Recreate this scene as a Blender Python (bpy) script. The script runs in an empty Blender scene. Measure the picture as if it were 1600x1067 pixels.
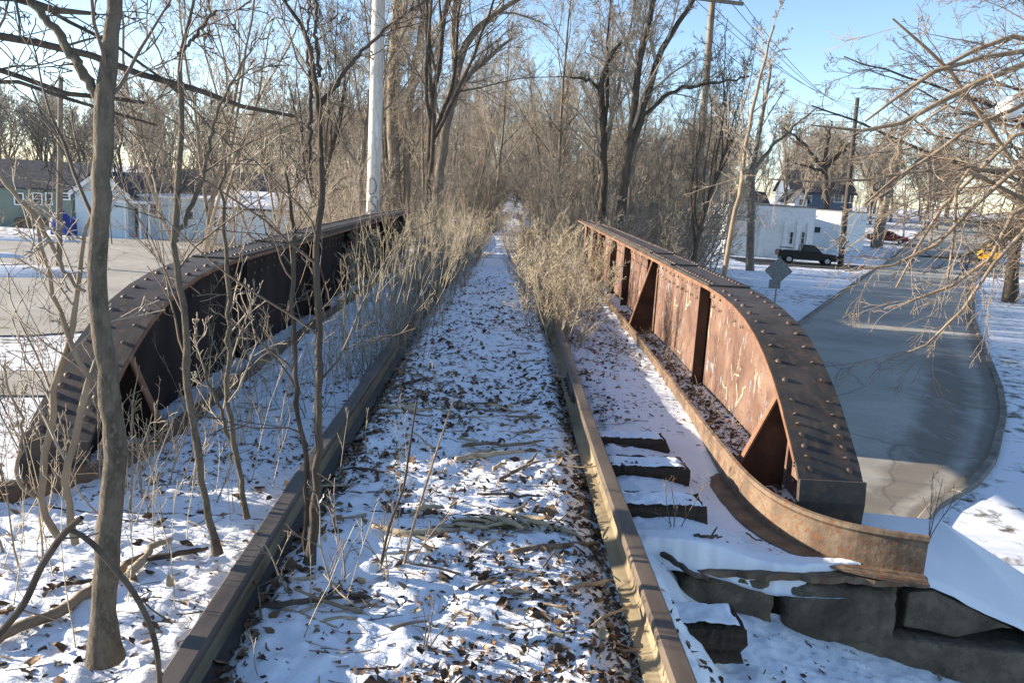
import bpy, math, random
import numpy as np
from mathutils import Vector, Matrix

# ------------------------------------------------------------------ camera, sky, sun, exposure
SC = bpy.context.scene
COL = SC.collection
F_PX, CX, CY, EYE = 1290.0, 800.0, 533.5, 1.6
ROLL, PITCH, YAW = math.radians(3.3), math.radians(10.7025), math.radians(0.832)


def view_ray(u, v):
    c, s = math.cos(ROLL), math.sin(ROLL)
    a, b = u - CX, v - CY
    x, y = a * c + b * s, -a * s + b * c
    cp, sp = math.cos(PITCH), math.sin(PITCH)
    Y, Z = F_PX * cp - y * sp, -(F_PX * sp + y * cp)
    cy, sy = math.cos(YAW), math.sin(YAW)
    return np.array([x * cy + Y * sy, -x * sy + Y * cy, Z])


def G(u, v, z=0.0):
    """the point of the level z on a sight line"""
    d = view_ray(u, v)
    return d * ((z - EYE) / d[2]) + np.array([0, 0, EYE])


def A(u, v, Y):
    """the point at distance Y along the bridge on a sight line"""
    d = view_ray(u, v)
    return d * (Y / d[1]) + np.array([0, 0, EYE])


cam_data = bpy.data.cameras.new('camera')
cam = bpy.data.objects.new('camera', cam_data)
COL.objects.link(cam)
cam_data.sensor_width = 36.0
cam_data.lens = 36.0 * F_PX / 1600.0
cam_data.clip_start, cam_data.clip_end = 0.05, 3000.0
ax = view_ray(CX + 1, CY) - view_ray(CX, CY)
ay = -(view_ray(CX, CY + 1) - view_ray(CX, CY))
az = -view_ray(CX, CY) / F_PX
m = Matrix.Identity(4)
for i in range(3):
    m[i][0], m[i][1], m[i][2] = ax[i], ay[i], az[i]
m.translation = Vector((0, 0, EYE))
cam.matrix_world = m
SC.camera = cam

SUN_EL, SUN_AHEAD = math.radians(15.0), math.radians(10.0)
sun_dir = Vector((-math.cos(SUN_EL) * math.cos(SUN_AHEAD), math.cos(SUN_EL) * math.sin(SUN_AHEAD), math.sin(SUN_EL)))
world = bpy.data.worlds.new("World")
SC.world = world
world.use_nodes = True
wn = world.node_tree.nodes
sky_node = wn.new('ShaderNodeTexSky')
sky_node.sky_type = 'NISHITA'
sky_node.sun_disc = False
sky_node.sun_elevation = SUN_EL
sky_node.sun_rotation = -(math.pi / 2 - SUN_AHEAD)
sky_node.air_density, sky_node.dust_density, sky_node.ozone_density = 0.72, 0.2, 1.5
world.node_tree.links.new(sky_node.outputs[0], wn['Background'].inputs[0])
wn['Background'].inputs[1].default_value = 0.115
sun_data = bpy.data.lights.new('sun', 'SUN')
sun_data.energy, sun_data.angle, sun_data.color = 5.0, math.radians(0.5), (1.0, 0.88, 0.72)
sun = bpy.data.objects.new('sun', sun_data)
COL.objects.link(sun)
sun.rotation_euler = sun_dir.to_track_quat('Z', 'Y').to_euler()
SC.view_settings.view_transform = 'Standard'
SC.view_settings.look = 'None'
SC.view_settings.gamma = 1.0
SC.view_settings.use_curve_mapping = False
SC.view_settings.exposure = 1.4
SC.render.engine = 'CYCLES'
SC.cycles.max_bounces = 5
SC.cycles.diffuse_bounces = 3
SC.cycles.use_denoising = True

RNG = np.random.default_rng(7)
random.seed(7)


# ------------------------------------------------------------------ materials
def principled(name, base, rough=0.8, spec=0.3, metal=0.0):
    m = bpy.data.materials.new(name)
    m.use_nodes = True
    b = m.node_tree.nodes['Principled BSDF']
    b.inputs['Base Color'].default_value = (*base, 1)
    b.inputs['Roughness'].default_value = rough
    b.inputs['Specular IOR Level'].default_value = spec
    b.inputs['Metallic'].default_value = metal
    return m, m.node_tree, b


def noise(nt, vec, scale, detail=5, rough=0.6, dist=0.0):
    n = nt.nodes.new('ShaderNodeTexNoise')
    n.inputs['Scale'].default_value = scale
    n.inputs['Detail'].default_value = detail
    n.inputs['Roughness'].default_value = rough
    n.inputs['Distortion'].default_value = dist
    nt.links.new(vec, n.inputs['Vector'])
    return n.outputs['Fac']


def ramp(nt, fac, stops):
    r = nt.nodes.new('ShaderNodeValToRGB')
    while len(r.color_ramp.elements) < len(stops):
        r.color_ramp.elements.new(0.5)
    for e, (p, c) in zip(r.color_ramp.elements, stops):
        e.position = p
        e.color = (*c, 1) if hasattr(c, '__len__') else (c, c, c, 1)
    nt.links.new(fac, r.inputs['Fac'])
    return r.outputs['Color']


def mix(nt, fac, a, b):
    n = nt.nodes.new('ShaderNodeMix')
    n.data_type = 'RGBA'
    if hasattr(fac, 'node'):
        nt.links.new(fac, n.inputs['Factor'])
    else:
        n.inputs['Factor'].default_value = fac
    for k, c in (('A', a), ('B', b)):
        s = [i for i in n.inputs if i.name == k and i.type == 'RGBA'][0]
        if hasattr(c, 'node'):
            nt.links.new(c, s)
        else:
            s.default_value = (*c, 1)
    return [o for o in n.outputs if o.type == 'RGBA'][0]


def coords(nt, scale=(1, 1, 1), kind='Object'):
    t = nt.nodes.new('ShaderNodeTexCoord')
    mp = nt.nodes.new('ShaderNodeMapping')
    mp.inputs['Scale'].default_value = scale
    nt.links.new(t.outputs[kind], mp.inputs['Vector'])
    return mp.outputs['Vector']


def bump(nt, b, height, strength=0.3, dist=0.01):
    n = nt.nodes.new('ShaderNodeBump')
    n.inputs['Strength'].default_value = strength
    n.inputs['Distance'].default_value = dist
    nt.links.new(height, n.inputs['Height'])
    nt.links.new(n.outputs[0], b.inputs['Normal'])


def mottled(name, c1, c2, scale=6.0, rough=0.85, spec=0.2, stretch=(1, 1, 1), bump_s=0.3, bump_d=0.005, metal=0.0, lo=0.35, hi=0.65, c3=None):
    m, nt, b = principled(name, c1, rough, spec, metal)
    v = coords(nt, stretch)
    f = noise(nt, v, scale)
    col = ramp(nt, f, [(lo, c1), (hi, c2)])
    if c3:
        g = noise(nt, v, scale * 4.3, 4)
        col = mix(nt, ramp(nt, g, [(0.52, 0.0), (0.66, 1.0)]), col, c3)
    nt.links.new(col, b.inputs['Base Color'])
    if bump_s:
        bump(nt, b, noise(nt, v, scale * 3), bump_s, bump_d)
    return m


def make_snow(name, thr, dirt1, dirt2, scale, big=0.6, snow=(0.83, 0.84, 0.86), stretch=(1, 1, 1), soft=0.035):
    m, nt, b = principled(name, snow, 0.75, 0.25)
    v = coords(nt, stretch)
    a = noise(nt, v, scale, 6, 0.68, 0.3)
    c = noise(nt, v, big, 4)
    mm = nt.nodes.new('ShaderNodeMath')
    mm.operation = 'MULTIPLY_ADD'
    nt.links.new(c, mm.inputs[0])
    mm.inputs[1].default_value = 0.55
    nt.links.new(a, mm.inputs[2])
    fac = ramp(nt, mm.outputs[0], [(thr, 0.0), (thr + soft, 1.0)])
    d = ramp(nt, noise(nt, v, scale * 2.7, 3), [(0.35, dirt1), (0.65, dirt2)])
    nt.links.new(mix(nt, fac, snow, d), b.inputs['Base Color'])
    bump(nt, b, noise(nt, v, scale * 2.2, 5), 0.5, 0.012)
    return m


M = {}
M['snow_deck'] = make_snow('trodden_snow', 0.900, (0.06, 0.045, 0.033), (0.19, 0.145, 0.10), 21.0, 0.9)
M['snow_bank'] = make_snow('bank_snow', 0.95, (0.05, 0.037, 0.027), (0.17, 0.13, 0.09), 19.0, 0.9)
M['snow_ground'] = make_snow('field_snow', 0.79, (0.10, 0.085, 0.06), (0.17, 0.14, 0.09), 2.2, 0.09, soft=0.12)
M['snow_clean'] = make_snow('clean_snow', 1.2, (0.1, 0.08, 0.05), (0.15, 0.12, 0.08), 5.0)
M['verge_snow'] = make_snow('verge_snow', 0.87, (0.10, 0.085, 0.06), (0.17, 0.14, 0.09), 1.5, 0.1, soft=0.12)
M['rail'] = mottled('weathered_rail', (0.085, 0.062, 0.046), (0.155, 0.118, 0.085), 9, 0.6, 0.35, (1, 0.25, 1), 0.4, 0.002)
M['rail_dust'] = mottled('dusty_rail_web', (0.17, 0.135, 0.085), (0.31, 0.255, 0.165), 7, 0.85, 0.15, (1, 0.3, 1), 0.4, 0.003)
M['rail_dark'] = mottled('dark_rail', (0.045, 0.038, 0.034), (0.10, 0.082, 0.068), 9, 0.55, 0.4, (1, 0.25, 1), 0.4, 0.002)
M['angle'] = mottled('rusted_angle', (0.10, 0.07, 0.048), (0.22, 0.16, 0.105), 8, 0.75, 0.3, (1, 1, 1), 0.7, 0.008, c3=(0.19, 0.075, 0.035))
M['flange'] = mottled('dark_flange', (0.036, 0.032, 0.029), (0.078, 0.064, 0.053), 5, 0.62, 0.35, (1, 0.6, 1), 0.25, 0.003, c3=(0.10, 0.066, 0.046))
M['edge_rust'] = mottled('rust_edge', (0.16, 0.075, 0.042), (0.24, 0.135, 0.08), 8, 0.75, 0.3)
M['gusset'] = mottled('gusset_rust', (0.035, 0.022, 0.017), (0.085, 0.045, 0.03), 6, 0.75, 0.25)
M['rivet'] = mottled('rivet_rust', (0.07, 0.052, 0.042), (0.16, 0.10, 0.07), 14, 0.55, 0.4)


def make_web(name='flaking_web'):
    m, nt, b = principled(name, (0.2, 0.1, 0.06), 0.75, 0.3)
    v = coords(nt)
    base = ramp(nt, noise(nt, v, 3.0, 6), [(0.3, (0.085, 0.046, 0.034)), (0.5, (0.165, 0.094, 0.067)), (0.72, (0.24, 0.155, 0.112))])
    vs = coords(nt, (1, 2.6, 0.55))
    s1 = noise(nt, vs, 3.2, 6, 0.7, 0.4)
    base = mix(nt, ramp(nt, s1, [(0.61, 0.0), (0.68, 0.6)]), base, (0.46, 0.43, 0.38))
    s2 = noise(nt, coords(nt, (1, 3.1, 0.5)), 4.1, 6, 0.75, 0.3)
    base = mix(nt, ramp(nt, s2, [(0.605, 0.0), (0.645, 0.9)]), base, (0.62, 0.55, 0.36))
    s3 = noise(nt, coords(nt, (1, 1.3, 0.9)), 3.3, 6, 0.72, 0.3)
    base = mix(nt, ramp(nt, s3, [(0.60, 0.0), (0.64, 0.85)]), base, (0.20, 0.25, 0.28))
    base = mix(nt, ramp(nt, noise(nt, v, 17, 4), [(0.62, 0.0), (0.68, 0.9)]), base, (0.06, 0.035, 0.025))
    nt.links.new(base, b.inputs['Base Color'])
    bump(nt, b, s1, 0.35, 0.006)
    return m


M['web'] = make_web()
M['web_shaded'] = mottled('shaded_web', (0.018, 0.014, 0.012), (0.05, 0.034, 0.026), 3, 0.8, 0.2, (1, 1, 0.6), 0.3, 0.005)  # left girder's shade put into the colour, a near-black copy of its rust
M['cream_paint'] = mottled('cream_paint', (0.42, 0.34, 0.22), (0.62, 0.56, 0.42), 20, 0.8, 0.2, lo=0.4, hi=0.6)
M['tie'] = mottled('old_tie', (0.030, 0.022, 0.017), (0.075, 0.055, 0.04), 8, 0.9, 0.1, (0.3, 2.5, 2.5), 0.8, 0.012)
M['stone'] = mottled('abutment_stone', (0.075, 0.058, 0.042), (0.175, 0.14, 0.10), 6, 0.9, 0.2, (1, 1, 1), 0.9, 0.02, c3=(0.10, 0.085, 0.06))
M['concrete'] = mottled('old_concrete', (0.15, 0.135, 0.115), (0.30, 0.27, 0.23), 5, 0.9, 0.2, (1, 1, 1), 0.5, 0.006)
M['earth'] = mottled('dark_earth', (0.03, 0.022, 0.016), (0.08, 0.06, 0.042), 9, 0.95, 0.1, (1, 1, 1), 0.9, 0.02)
M['kerb'] = mottled('kerb_concrete', (0.14, 0.122, 0.10), (0.29, 0.26, 0.22), 1.6, 0.9, 0.2, (1, 1, 1), 0.3, 0.005)
M['bark_grey'] = mottled('grey_bark', (0.075, 0.061, 0.046), (0.155, 0.128, 0.095), 26, 0.9, 0.15, (1, 1, 0.45), 0.9, 0.008, c3=(0.16, 0.138, 0.108))
M['bark_dark'] = mottled('dark_bark', (0.05, 0.040, 0.032), (0.11, 0.088, 0.068), 14, 0.9, 0.15, (1, 1, 0.3), 0.7, 0.01)
M['bark_wood'] = mottled('wood_bark', (0.13, 0.108, 0.085), (0.235, 0.195, 0.15), 6, 0.9, 0.15, (1, 1, 0.3), 0.6, 0.01)
M['bark_tan'] = mottled('tan_bark', (0.19, 0.14, 0.095), (0.32, 0.245, 0.17), 12, 0.85, 0.2, (1, 1, 0.4), 0.3, 0.004)
M['twig'] = mottled('twigs', (0.25, 0.212, 0.168), (0.39, 0.335, 0.265), 2, 0.85, 0.15, bump_s=0)
M['twig_dark'] = mottled('dark_twigs', (0.10, 0.08, 0.063), (0.18, 0.145, 0.11), 2, 0.85, 0.15, bump_s=0)
M['twig_tan'] = mottled('tan_twigs', (0.20, 0.15, 0.11), (0.34, 0.265, 0.195), 3, 0.85, 0.2, bump_s=0)
M['weed'] = mottled('dry_weed', (0.31, 0.25, 0.165), (0.54, 0.46, 0.33), 3, 0.85, 0.15, bump_s=0)
M['grass'] = mottled('dead_grass', (0.19, 0.155, 0.105), (0.36, 0.30, 0.20), 4, 0.9, 0.1, bump_s=0)
M['stick'] = mottled('fallen_wood', (0.15, 0.105, 0.068), (0.33, 0.24, 0.155), 12, 0.85, 0.15, (1, 1, 1), 0.5, 0.004)
M['stick_pale'] = mottled('peeled_wood', (0.32, 0.245, 0.155), (0.52, 0.42, 0.28), 12, 0.8, 0.2, (1, 1, 1), 0.4, 0.004)
M['stick_dark'] = mottled('dark_wood', (0.06, 0.045, 0.034), (0.13, 0.10, 0.075), 12, 0.85, 0.15, (1, 1, 1), 0.5, 0.004)
for k, c in enumerate([(0.055, 0.034, 0.022), (0.10, 0.058, 0.033), (0.17, 0.095, 0.05), (0.30, 0.19, 0.10), (0.45, 0.34, 0.20), (0.16, 0.125, 0.09)]):
    M['leaf%d' % k] = mottled('dead_leaf', tuple(x * 0.8 for x in c), tuple(min(1, x * 1.25) for x in c), 30, 0.7, 0.3, bump_s=0)


def make_road():
    m, nt, b = principled('salted_road', (0.27, 0.255, 0.225), 0.8, 0.3)
    v = coords(nt)
    c = ramp(nt, noise(nt, v, 0.35, 6, 0.6, 0.5), [(0.3, (0.31, 0.288, 0.245)), (0.55, (0.42, 0.39, 0.33)), (0.75, (0.50, 0.465, 0.395))])
    c = mix(nt, ramp(nt, noise(nt, v, 30, 3), [(0.45, 0.0), (0.75, 0.35)]), c, (0.12, 0.115, 0.105))
    at = nt.nodes.new('ShaderNodeAttribute')
    at.attribute_name = 'wear'
    mm = nt.nodes.new('ShaderNodeMath')
    mm.operation = 'MULTIPLY_ADD'
    nt.links.new(noise(nt, v, 1.4, 6, 0.65), mm.inputs[0])
    mm.inputs[1].default_value = 0.9
    nt.links.new(at.outputs['Fac'], mm.inputs[2])
    c = mix(nt, ramp(nt, mm.outputs[0], [(0.62, 0.0), (1.25, 0.75)]), c, (0.15, 0.122, 0.09))
    cr = nt.nodes.new('ShaderNodeTexVoronoi')
    cr.feature = 'DISTANCE_TO_EDGE'
    cr.inputs['Scale'].default_value = 0.16
    wv = nt.nodes.new('ShaderNodeVectorMath')
    wv.operation = 'ADD'
    nz = nt.nodes.new('ShaderNodeTexNoise')
    nz.inputs['Scale'].default_value = 0.7
    nz.inputs['Detail'].default_value = 5
    nt.links.new(v, nz.inputs['Vector'])
    nt.links.new(v, wv.inputs[0])
    nt.links.new(nz.outputs['Color'], wv.inputs[1])
    nt.links.new(wv.outputs[0], cr.inputs['Vector'])
    c = mix(nt, ramp(nt, cr.outputs['Distance'], [(0.0, 0.6), (0.007, 0.0)]), c, (0.09, 0.082, 0.07))
    c = mix(nt, ramp(nt, noise(nt, coords(nt, (1.0, 0.35, 1)), 1.1, 7, 0.7), [(0.56, 0.0), (0.72, 0.45)]), c, (0.52, 0.50, 0.46))
    nt.links.new(c, b.inputs['Base Color'])
    bump(nt, b, noise(nt, v, 40, 3), 0.3, 0.006)
    return m


M['road'] = make_road()
M['road_worn'] = mottled('worn_road', (0.13, 0.12, 0.105), (0.20, 0.185, 0.16), 1.2, 0.85, 0.3, bump_s=0.2)
M['tar'] = mottled('tar_seam', (0.10, 0.095, 0.085), (0.16, 0.15, 0.13), 6, 0.7, 0.3, bump_s=0)
M['drive'] = mottled('driveway_asphalt', (0.06, 0.057, 0.052), (0.12, 0.112, 0.10), 1.5, 0.9, 0.2)


def siding(name, c, step, d=0.18):
    m, nt, b = principled(name, c, 0.6, 0.3)
    v = coords(nt)
    w = nt.nodes.new('ShaderNodeTexWave')
    w.bands_direction = 'Z'
    w.wave_profile = 'SAW'
    w.inputs['Scale'].default_value = 0.314 / step
    nt.links.new(v, w.inputs['Vector'])
    f = noise(nt, v, 1.3, 4)
    nt.links.new(mix(nt, ramp(nt, f, [(0.35, 0.0), (0.7, d)]), c, tuple(x * 0.7 for x in c)), b.inputs['Base Color'])
    bump(nt, b, w.outputs['Fac'], 0.6, 0.02)
    return m


M['side_white'] = siding('white_siding', (0.70, 0.74, 0.76), 0.14)
M['side_blue'] = siding('pale_blue_siding', (0.58, 0.68, 0.74), 0.14)
M['side_green'] = siding('green_siding', (0.17, 0.215, 0.185), 0.16)
M['side_navy'] = siding('slate_siding', (0.12, 0.15, 0.20), 0.16)
M['block_white'] = mottled('whitewashed_block', (0.72, 0.72, 0.70), (0.80, 0.80, 0.78), 0.7, 0.8, 0.2, bump_s=0.1, c3=(0.66, 0.65, 0.62))
M['roof_dark'] = mottled('dark_shingles', (0.045, 0.048, 0.055), (0.10, 0.10, 0.105), 3, 0.9, 0.15)
M['roof_brown'] = mottled('brown_shingles', (0.09, 0.065, 0.05), (0.15, 0.11, 0.09), 3, 0.9, 0.15)
M['trim'] = mottled('white_trim', (0.74, 0.75, 0.75), (0.80, 0.80, 0.80), 4, 0.6, 0.3, bump_s=0)
M['glass'] = principled('window_glass', (0.02, 0.025, 0.03), 0.12, 0.6)[0]
M['door'] = mottled('dark_door', (0.06, 0.05, 0.045), (0.10, 0.08, 0.07), 5, 0.6, 0.3, bump_s=0)
M['brick'] = mottled('brown_brick', (0.17, 0.10, 0.07), (0.25, 0.16, 0.11), 9, 0.9, 0.15)
M['tarp'] = mottled('blue_tarp', (0.02, 0.035, 0.20), (0.035, 0.065, 0.30), 2, 0.5, 0.4, bump_s=0.5, bump_d=0.05)
M['pole_pale'] = mottled('whitewashed_pole', (0.44, 0.42, 0.38), (0.66, 0.64, 0.60), 7, 0.85, 0.15, (2.5, 2.5, 0.25), 0.5, 0.006, c3=(0.30, 0.28, 0.25))
M['pole'] = mottled('weathered_pole', (0.14, 0.115, 0.09), (0.27, 0.225, 0.175), 6, 0.9, 0.15, (2, 2, 0.25), 0.5, 0.006)
M['pole_dark'] = mottled('creosote_pole', (0.05, 0.042, 0.036), (0.11, 0.09, 0.072), 6, 0.9, 0.15, (2, 2, 0.25), 0.5, 0.006)
M['graffiti'] = mottled('black_spray', (0.13, 0.135, 0.145), (0.34, 0.335, 0.325), 16, 0.7, 0.2, bump_s=0)
M['galv'] = mottled('galvanised_steel', (0.13, 0.135, 0.135), (0.22, 0.22, 0.22), 6, 0.5, 0.4, bump_s=0, metal=0.3)
M['yellow'] = mottled('signal_yellow', (0.55, 0.33, 0.03), (0.72, 0.46, 0.05), 5, 0.5, 0.4, bump_s=0)
M['wire'] = principled('wire', (0.06, 0.06, 0.06), 0.6, 0.3)[0]
M['car_dark'] = principled('dark_paint', (0.008, 0.012, 0.012), 0.35, 0.3)[0]
M['car_red'] = principled('red_paint', (0.10, 0.012, 0.010), 0.3, 0.6)[0]
M['car_yellow'] = principled('yellow_paint', (0.75, 0.40, 0.02), 0.35, 0.5)[0]
M['tyre'] = principled('tyre_rubber', (0.02, 0.02, 0.02), 0.85, 0.2)[0]
M['rim'] = principled('alloy_rim', (0.42, 0.42, 0.43), 0.35, 0.5, 0.5)[0]
M['chrome'] = principled('bumper_metal', (0.35, 0.35, 0.36), 0.3, 0.5, 0.6)[0]
M['lamp_red'] = principled('red_lens', (0.35, 0.02, 0.015), 0.3, 0.5)[0]
M['lamp_clear'] = principled('clear_lens', (0.6, 0.6, 0.58), 0.2, 0.6)[0]
M['white_glass'] = principled('white_lamp_globe', (0.72, 0.72, 0.70), 0.4, 0.4)[0]


# ------------------------------------------------------------------ mesh helpers
def tag(o, label=None, cat=None, group=None, kind=None):
    if label: o['label'] = label
    if cat: o['category'] = cat
    if group: o['group'] = group
    if kind: o['kind'] = kind
    return o


def link(name, mesh, parent=None):
    o = bpy.data.objects.new(name, mesh)
    COL.objects.link(o)
    if parent is not None:
        o.parent = parent
    return o


def thing(name, label, cat, loc=(0, 0, 0), rz=0.0, group=None):
    o = bpy.data.objects.new(name, None)
    o.empty_display_size = 0.2
    COL.objects.link(o)
    o.location = loc
    o.rotation_euler = (0, 0, rz)
    return tag(o, label, cat, group)


def np_mesh(name, V, F, mats, smooth=True, mat_index=None):
    me = bpy.data.meshes.new(name)
    V = np.ascontiguousarray(V, dtype=np.float32)
    F = np.ascontiguousarray(F, dtype=np.int32)
    n, k = F.shape
    me.vertices.add(len(V))
    me.vertices.foreach_set('co', V.ravel())
    me.loops.add(n * k)
    me.loops.foreach_set('vertex_index', F.ravel())
    me.polygons.add(n)
    me.polygons.foreach_set('loop_start', np.arange(0, n * k, k, dtype=np.int32))
    me.polygons.foreach_set('loop_total', np.full(n, k, dtype=np.int32))
    if smooth:
        me.polygons.foreach_set('use_smooth', np.ones(n, dtype=bool))
    for mt in (mats if isinstance(mats, (list, tuple)) else [mats]):
        me.materials.append(mt)
    if mat_index is not None:
        me.polygons.foreach_set('material_index', np.asarray(mat_index, dtype=np.int32))
    me.update()
    return me


class MB:
    """collects shapes and links them as one mesh object"""
    def __init__(self):
        self.v, self.f = [], []

    def add(self, V, F):
        o = len(self.v)
        self.v += [tuple(map(float, p)) for p in V]
        self.f += [tuple(i + o for i in f) for f in F]
        return self

    def box(self, c, s, rz=0.0, taper=1.0):
        x, y, z = (k / 2 for k in s)
        P = []
        for dz, t in ((-z, 1.0), (z, taper)):
            for dx, dy in ((-x, -y), (x, -y), (x, y), (-x, y)):
                a, b = dx * t, dy * t
                P.append((c[0] + a * math.cos(rz) - b * math.sin(rz), c[1] + a * math.sin(rz) + b * math.cos(rz), c[2] + dz))
        return self.add(P, [(3, 2, 1, 0), (4, 5, 6, 7), (0, 1, 5, 4), (1, 2, 6, 5), (2, 3, 7, 6), (3, 0, 4, 7)])

    def extrude(self, pts, axis, a, b):
        """a polygon given in the two other axes, thick along axis from a to b"""
        n = len(pts)
        def at(p, w):
            q = list(p); q.insert(axis, w); return q
        V = [at(p, a) for p in pts] + [at(p, b) for p in pts]
        F = [tuple(range(n))[::-1], tuple(range(n, 2 * n))] + [(i, (i + 1) % n, n + (i + 1) % n, n + i) for i in range(n)]
        return self.add(V, F)

    def sweep(self, prof, path, closed=True):
        """profile points (across, up) carried along a path of xyz points; across is to the right of travel"""
        P = np.asarray(path, float)
        T = np.gradient(P, axis=0)
        T[:, 2] = 0
        T /= np.linalg.norm(T, axis=1)[:, None]
        R = np.stack([T[:, 1], -T[:, 0], 0 * T[:, 0]], 1)
        k = len(prof)
        V, F = [], []
        for p, r in zip(P, R):
            for a, u in prof:
                V.append((p[0] + r[0] * a, p[1] + r[1] * a, p[2] + u))
        for i in range(len(P) - 1):
            for j in range(k):
                F.append((i * k + j, i * k + (j + 1) % k, (i + 1) * k + (j + 1) % k, (i + 1) * k + j))
        F.append(tuple(range(k))[::-1]); F.append(tuple(range((len(P) - 1) * k, len(P) * k)))
        return self.add(V, F)

    def tube(self, pts, rad, sides=8, cap=True):
        P = np.asarray(pts, float)
        R = np.broadcast_to(np.asarray(rad, float), (len(P),))
        V, F = tubes(P[None], R[None], sides)
        self.add(V, F)
        if cap:
            o = len(self.v) - len(V)
            self.f.append(tuple(o + i for i in range(sides))[::-1])
            self.f.append(tuple(o + (len(P) - 1) * sides + i for i in range(sides)))
        return self

    def build(self, name, mat, parent=None, smooth=False, bevel=0.0):
        me = bpy.data.meshes.new(name)
        me.from_pydata(self.v, [], self.f)
        me.materials.append(mat)
        if smooth:
            me.polygons.foreach_set('use_smooth', np.ones(len(me.polygons), dtype=bool))
        me.update()
        o = link(name, me, parent)
        if bevel:
            b = o.modifiers.new('bevel', 'BEVEL')
            b.width, b.segments, b.limit_method = bevel, 2, 'ANGLE'
            b.angle_limit = math.radians(40)
        return o


def tubes(paths, radii, sides):
    """tubes along (n, k, 3) paths; returns vertices and quads"""
    n, k, _ = paths.shape
    T = np.gradient(paths, axis=1)
    T /= np.maximum(np.linalg.norm(T, axis=2, keepdims=True), 1e-9)
    ref = T[:, k // 2]
    a = np.zeros_like(ref)
    a[np.arange(n), np.argmin(np.abs(ref), axis=1)] = 1.0
    U = np.cross(T, a[:, None, :])
    U /= np.maximum(np.linalg.norm(U, axis=2, keepdims=True), 1e-9)
    W = np.cross(T, U)
    th = np.arange(sides) * 2 * math.pi / sides
    ring = U[:, :, None, :] * np.cos(th)[None, None, :, None] + W[:, :, None, :] * np.sin(th)[None, None, :, None]
    V = (paths[:, :, None, :] + ring * radii[:, :, None, None]).reshape(-1, 3)
    b = (np.arange(n) * k * sides)[:, None, None] + (np.arange(k - 1) * sides)[None, :, None]
    j = np.arange(sides)[None, None, :]
    j2 = (j + 1) % sides
    Fq = np.stack([b + j, b + j2, b + sides + j2, b + sides + j], -1).reshape(-1, 4)
    return V, Fq


def merge(parts):
    Vs, Fs, o = [], [], 0
    for V, F in parts:
        Vs.append(V); Fs.append(F + o); o += len(V)
    return np.concatenate(Vs), np.concatenate(Fs)


def hsh(ix, iy, seed):
    h = np.sin(ix * 127.1 + iy * 311.7 + seed * 74.7) * 43758.5453
    return h - np.floor(h)


def vnoise(x, y, seed=0):
    ix, iy = np.floor(x), np.floor(y)
    fx, fy = x - ix, y - iy
    fx, fy = fx * fx * (3 - 2 * fx), fy * fy * (3 - 2 * fy)
    return (hsh(ix, iy, seed) * (1 - fx) + hsh(ix + 1, iy, seed) * fx) * (1 - fy) + (hsh(ix, iy + 1, seed) * (1 - fx) + hsh(ix + 1, iy + 1, seed) * fx) * fy


def fbm(x, y, s, octv=4, seed=0):
    r, a, t = 0, 1.0, 0
    for k in range(octv):
        r = r + a * vnoise(x * s, y * s, seed + k * 13); t += a
        a *= 0.55; s *= 2.03
    return r / t - 0.5


def grid_mesh(name, xs, ys, zf, mat):
    X, Y = np.meshgrid(xs, ys)
    V = np.stack([X, Y, zf(X, Y)], -1).reshape(-1, 3)
    nx, ny = len(xs), len(ys)
    i = (np.arange(ny - 1)[:, None] * nx + np.arange(nx - 1)[None, :]).ravel()
    F = np.stack([i, i + 1, i + nx + 1, i + nx], -1)
    return np_mesh(name, V, F, mat)


def sstep(a, b, x):
    t = np.clip((x - a) / (b - a), 0, 1)
    return t * t * (3 - 2 * t)


# ------------------------------------------------------------------ ground
LOW = -3.7
Y0, Y1 = 3.66, 18.9          # the ends of the bridge


def low_z(x, y):
    x, y = np.asarray(x, float), np.asarray(y, float)
    r = 3.9 * sstep(72, 150, y) * sstep(5, 30, x)
    l = 2.2 * sstep(80, 170, y) * sstep(0, -20, x)
    return LOW + r + l


def ground_z(x, y):
    x, y = np.asarray(x, float), np.asarray(y, float)
    z = low_z(x, y)
    crest = np.clip(0.0 - (np.abs(x + 0.2) - 2.3) / 1.65, None, 0.0)       # the railway bank beyond the bridge
    crest = np.where(np.abs(x + 0.2) < 2.3, -0.02, crest - 0.02)
    crest = crest + 0.10 * fbm(x, y, 0.8, 3, 5)
    far = np.maximum(z, crest)
    k = sstep(18.6, 19.0, y)
    z = z * (1 - k) + far * k
    return z + 0.05 * fbm(x, y, 0.35, 3, 2)


def bank_z(x, y):
    """the bank the camera stands on, up to the abutment"""
    x, y = np.asarray(x, float), np.asarray(y, float)
    z = 0.0 * x
    z = z - 0.30 * sstep(0.66, 1.05, x) - 0.27 * np.clip(x - 1.1, 0, 9) - 0.35 * np.clip(x - 3.0, 0, 9)
    z = z - 0.55 * np.clip(-2.9 - x, 0, 9)
    return z


def relief(x, y, amp=1.0):
    b = 0.05 * fbm(x, y, 1.6, 3, 1) + 0.034 * fbm(x, y, 6.0, 4, 3)
    lump = np.clip(fbm(x, y, 15.0, 3, 9), -0.12, 0.3)
    return amp * (b + 0.048 * lump + 0.014 * fbm(x, y, 34.0, 2, 17))


def smooth_patch(x, y):
    """the undisturbed drift between the right rail and the girder"""
    return sstep(0.75, 1.0, x) * sstep(3.2, 3.9, y) * (1 - sstep(6.0, 8.5, y))


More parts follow.
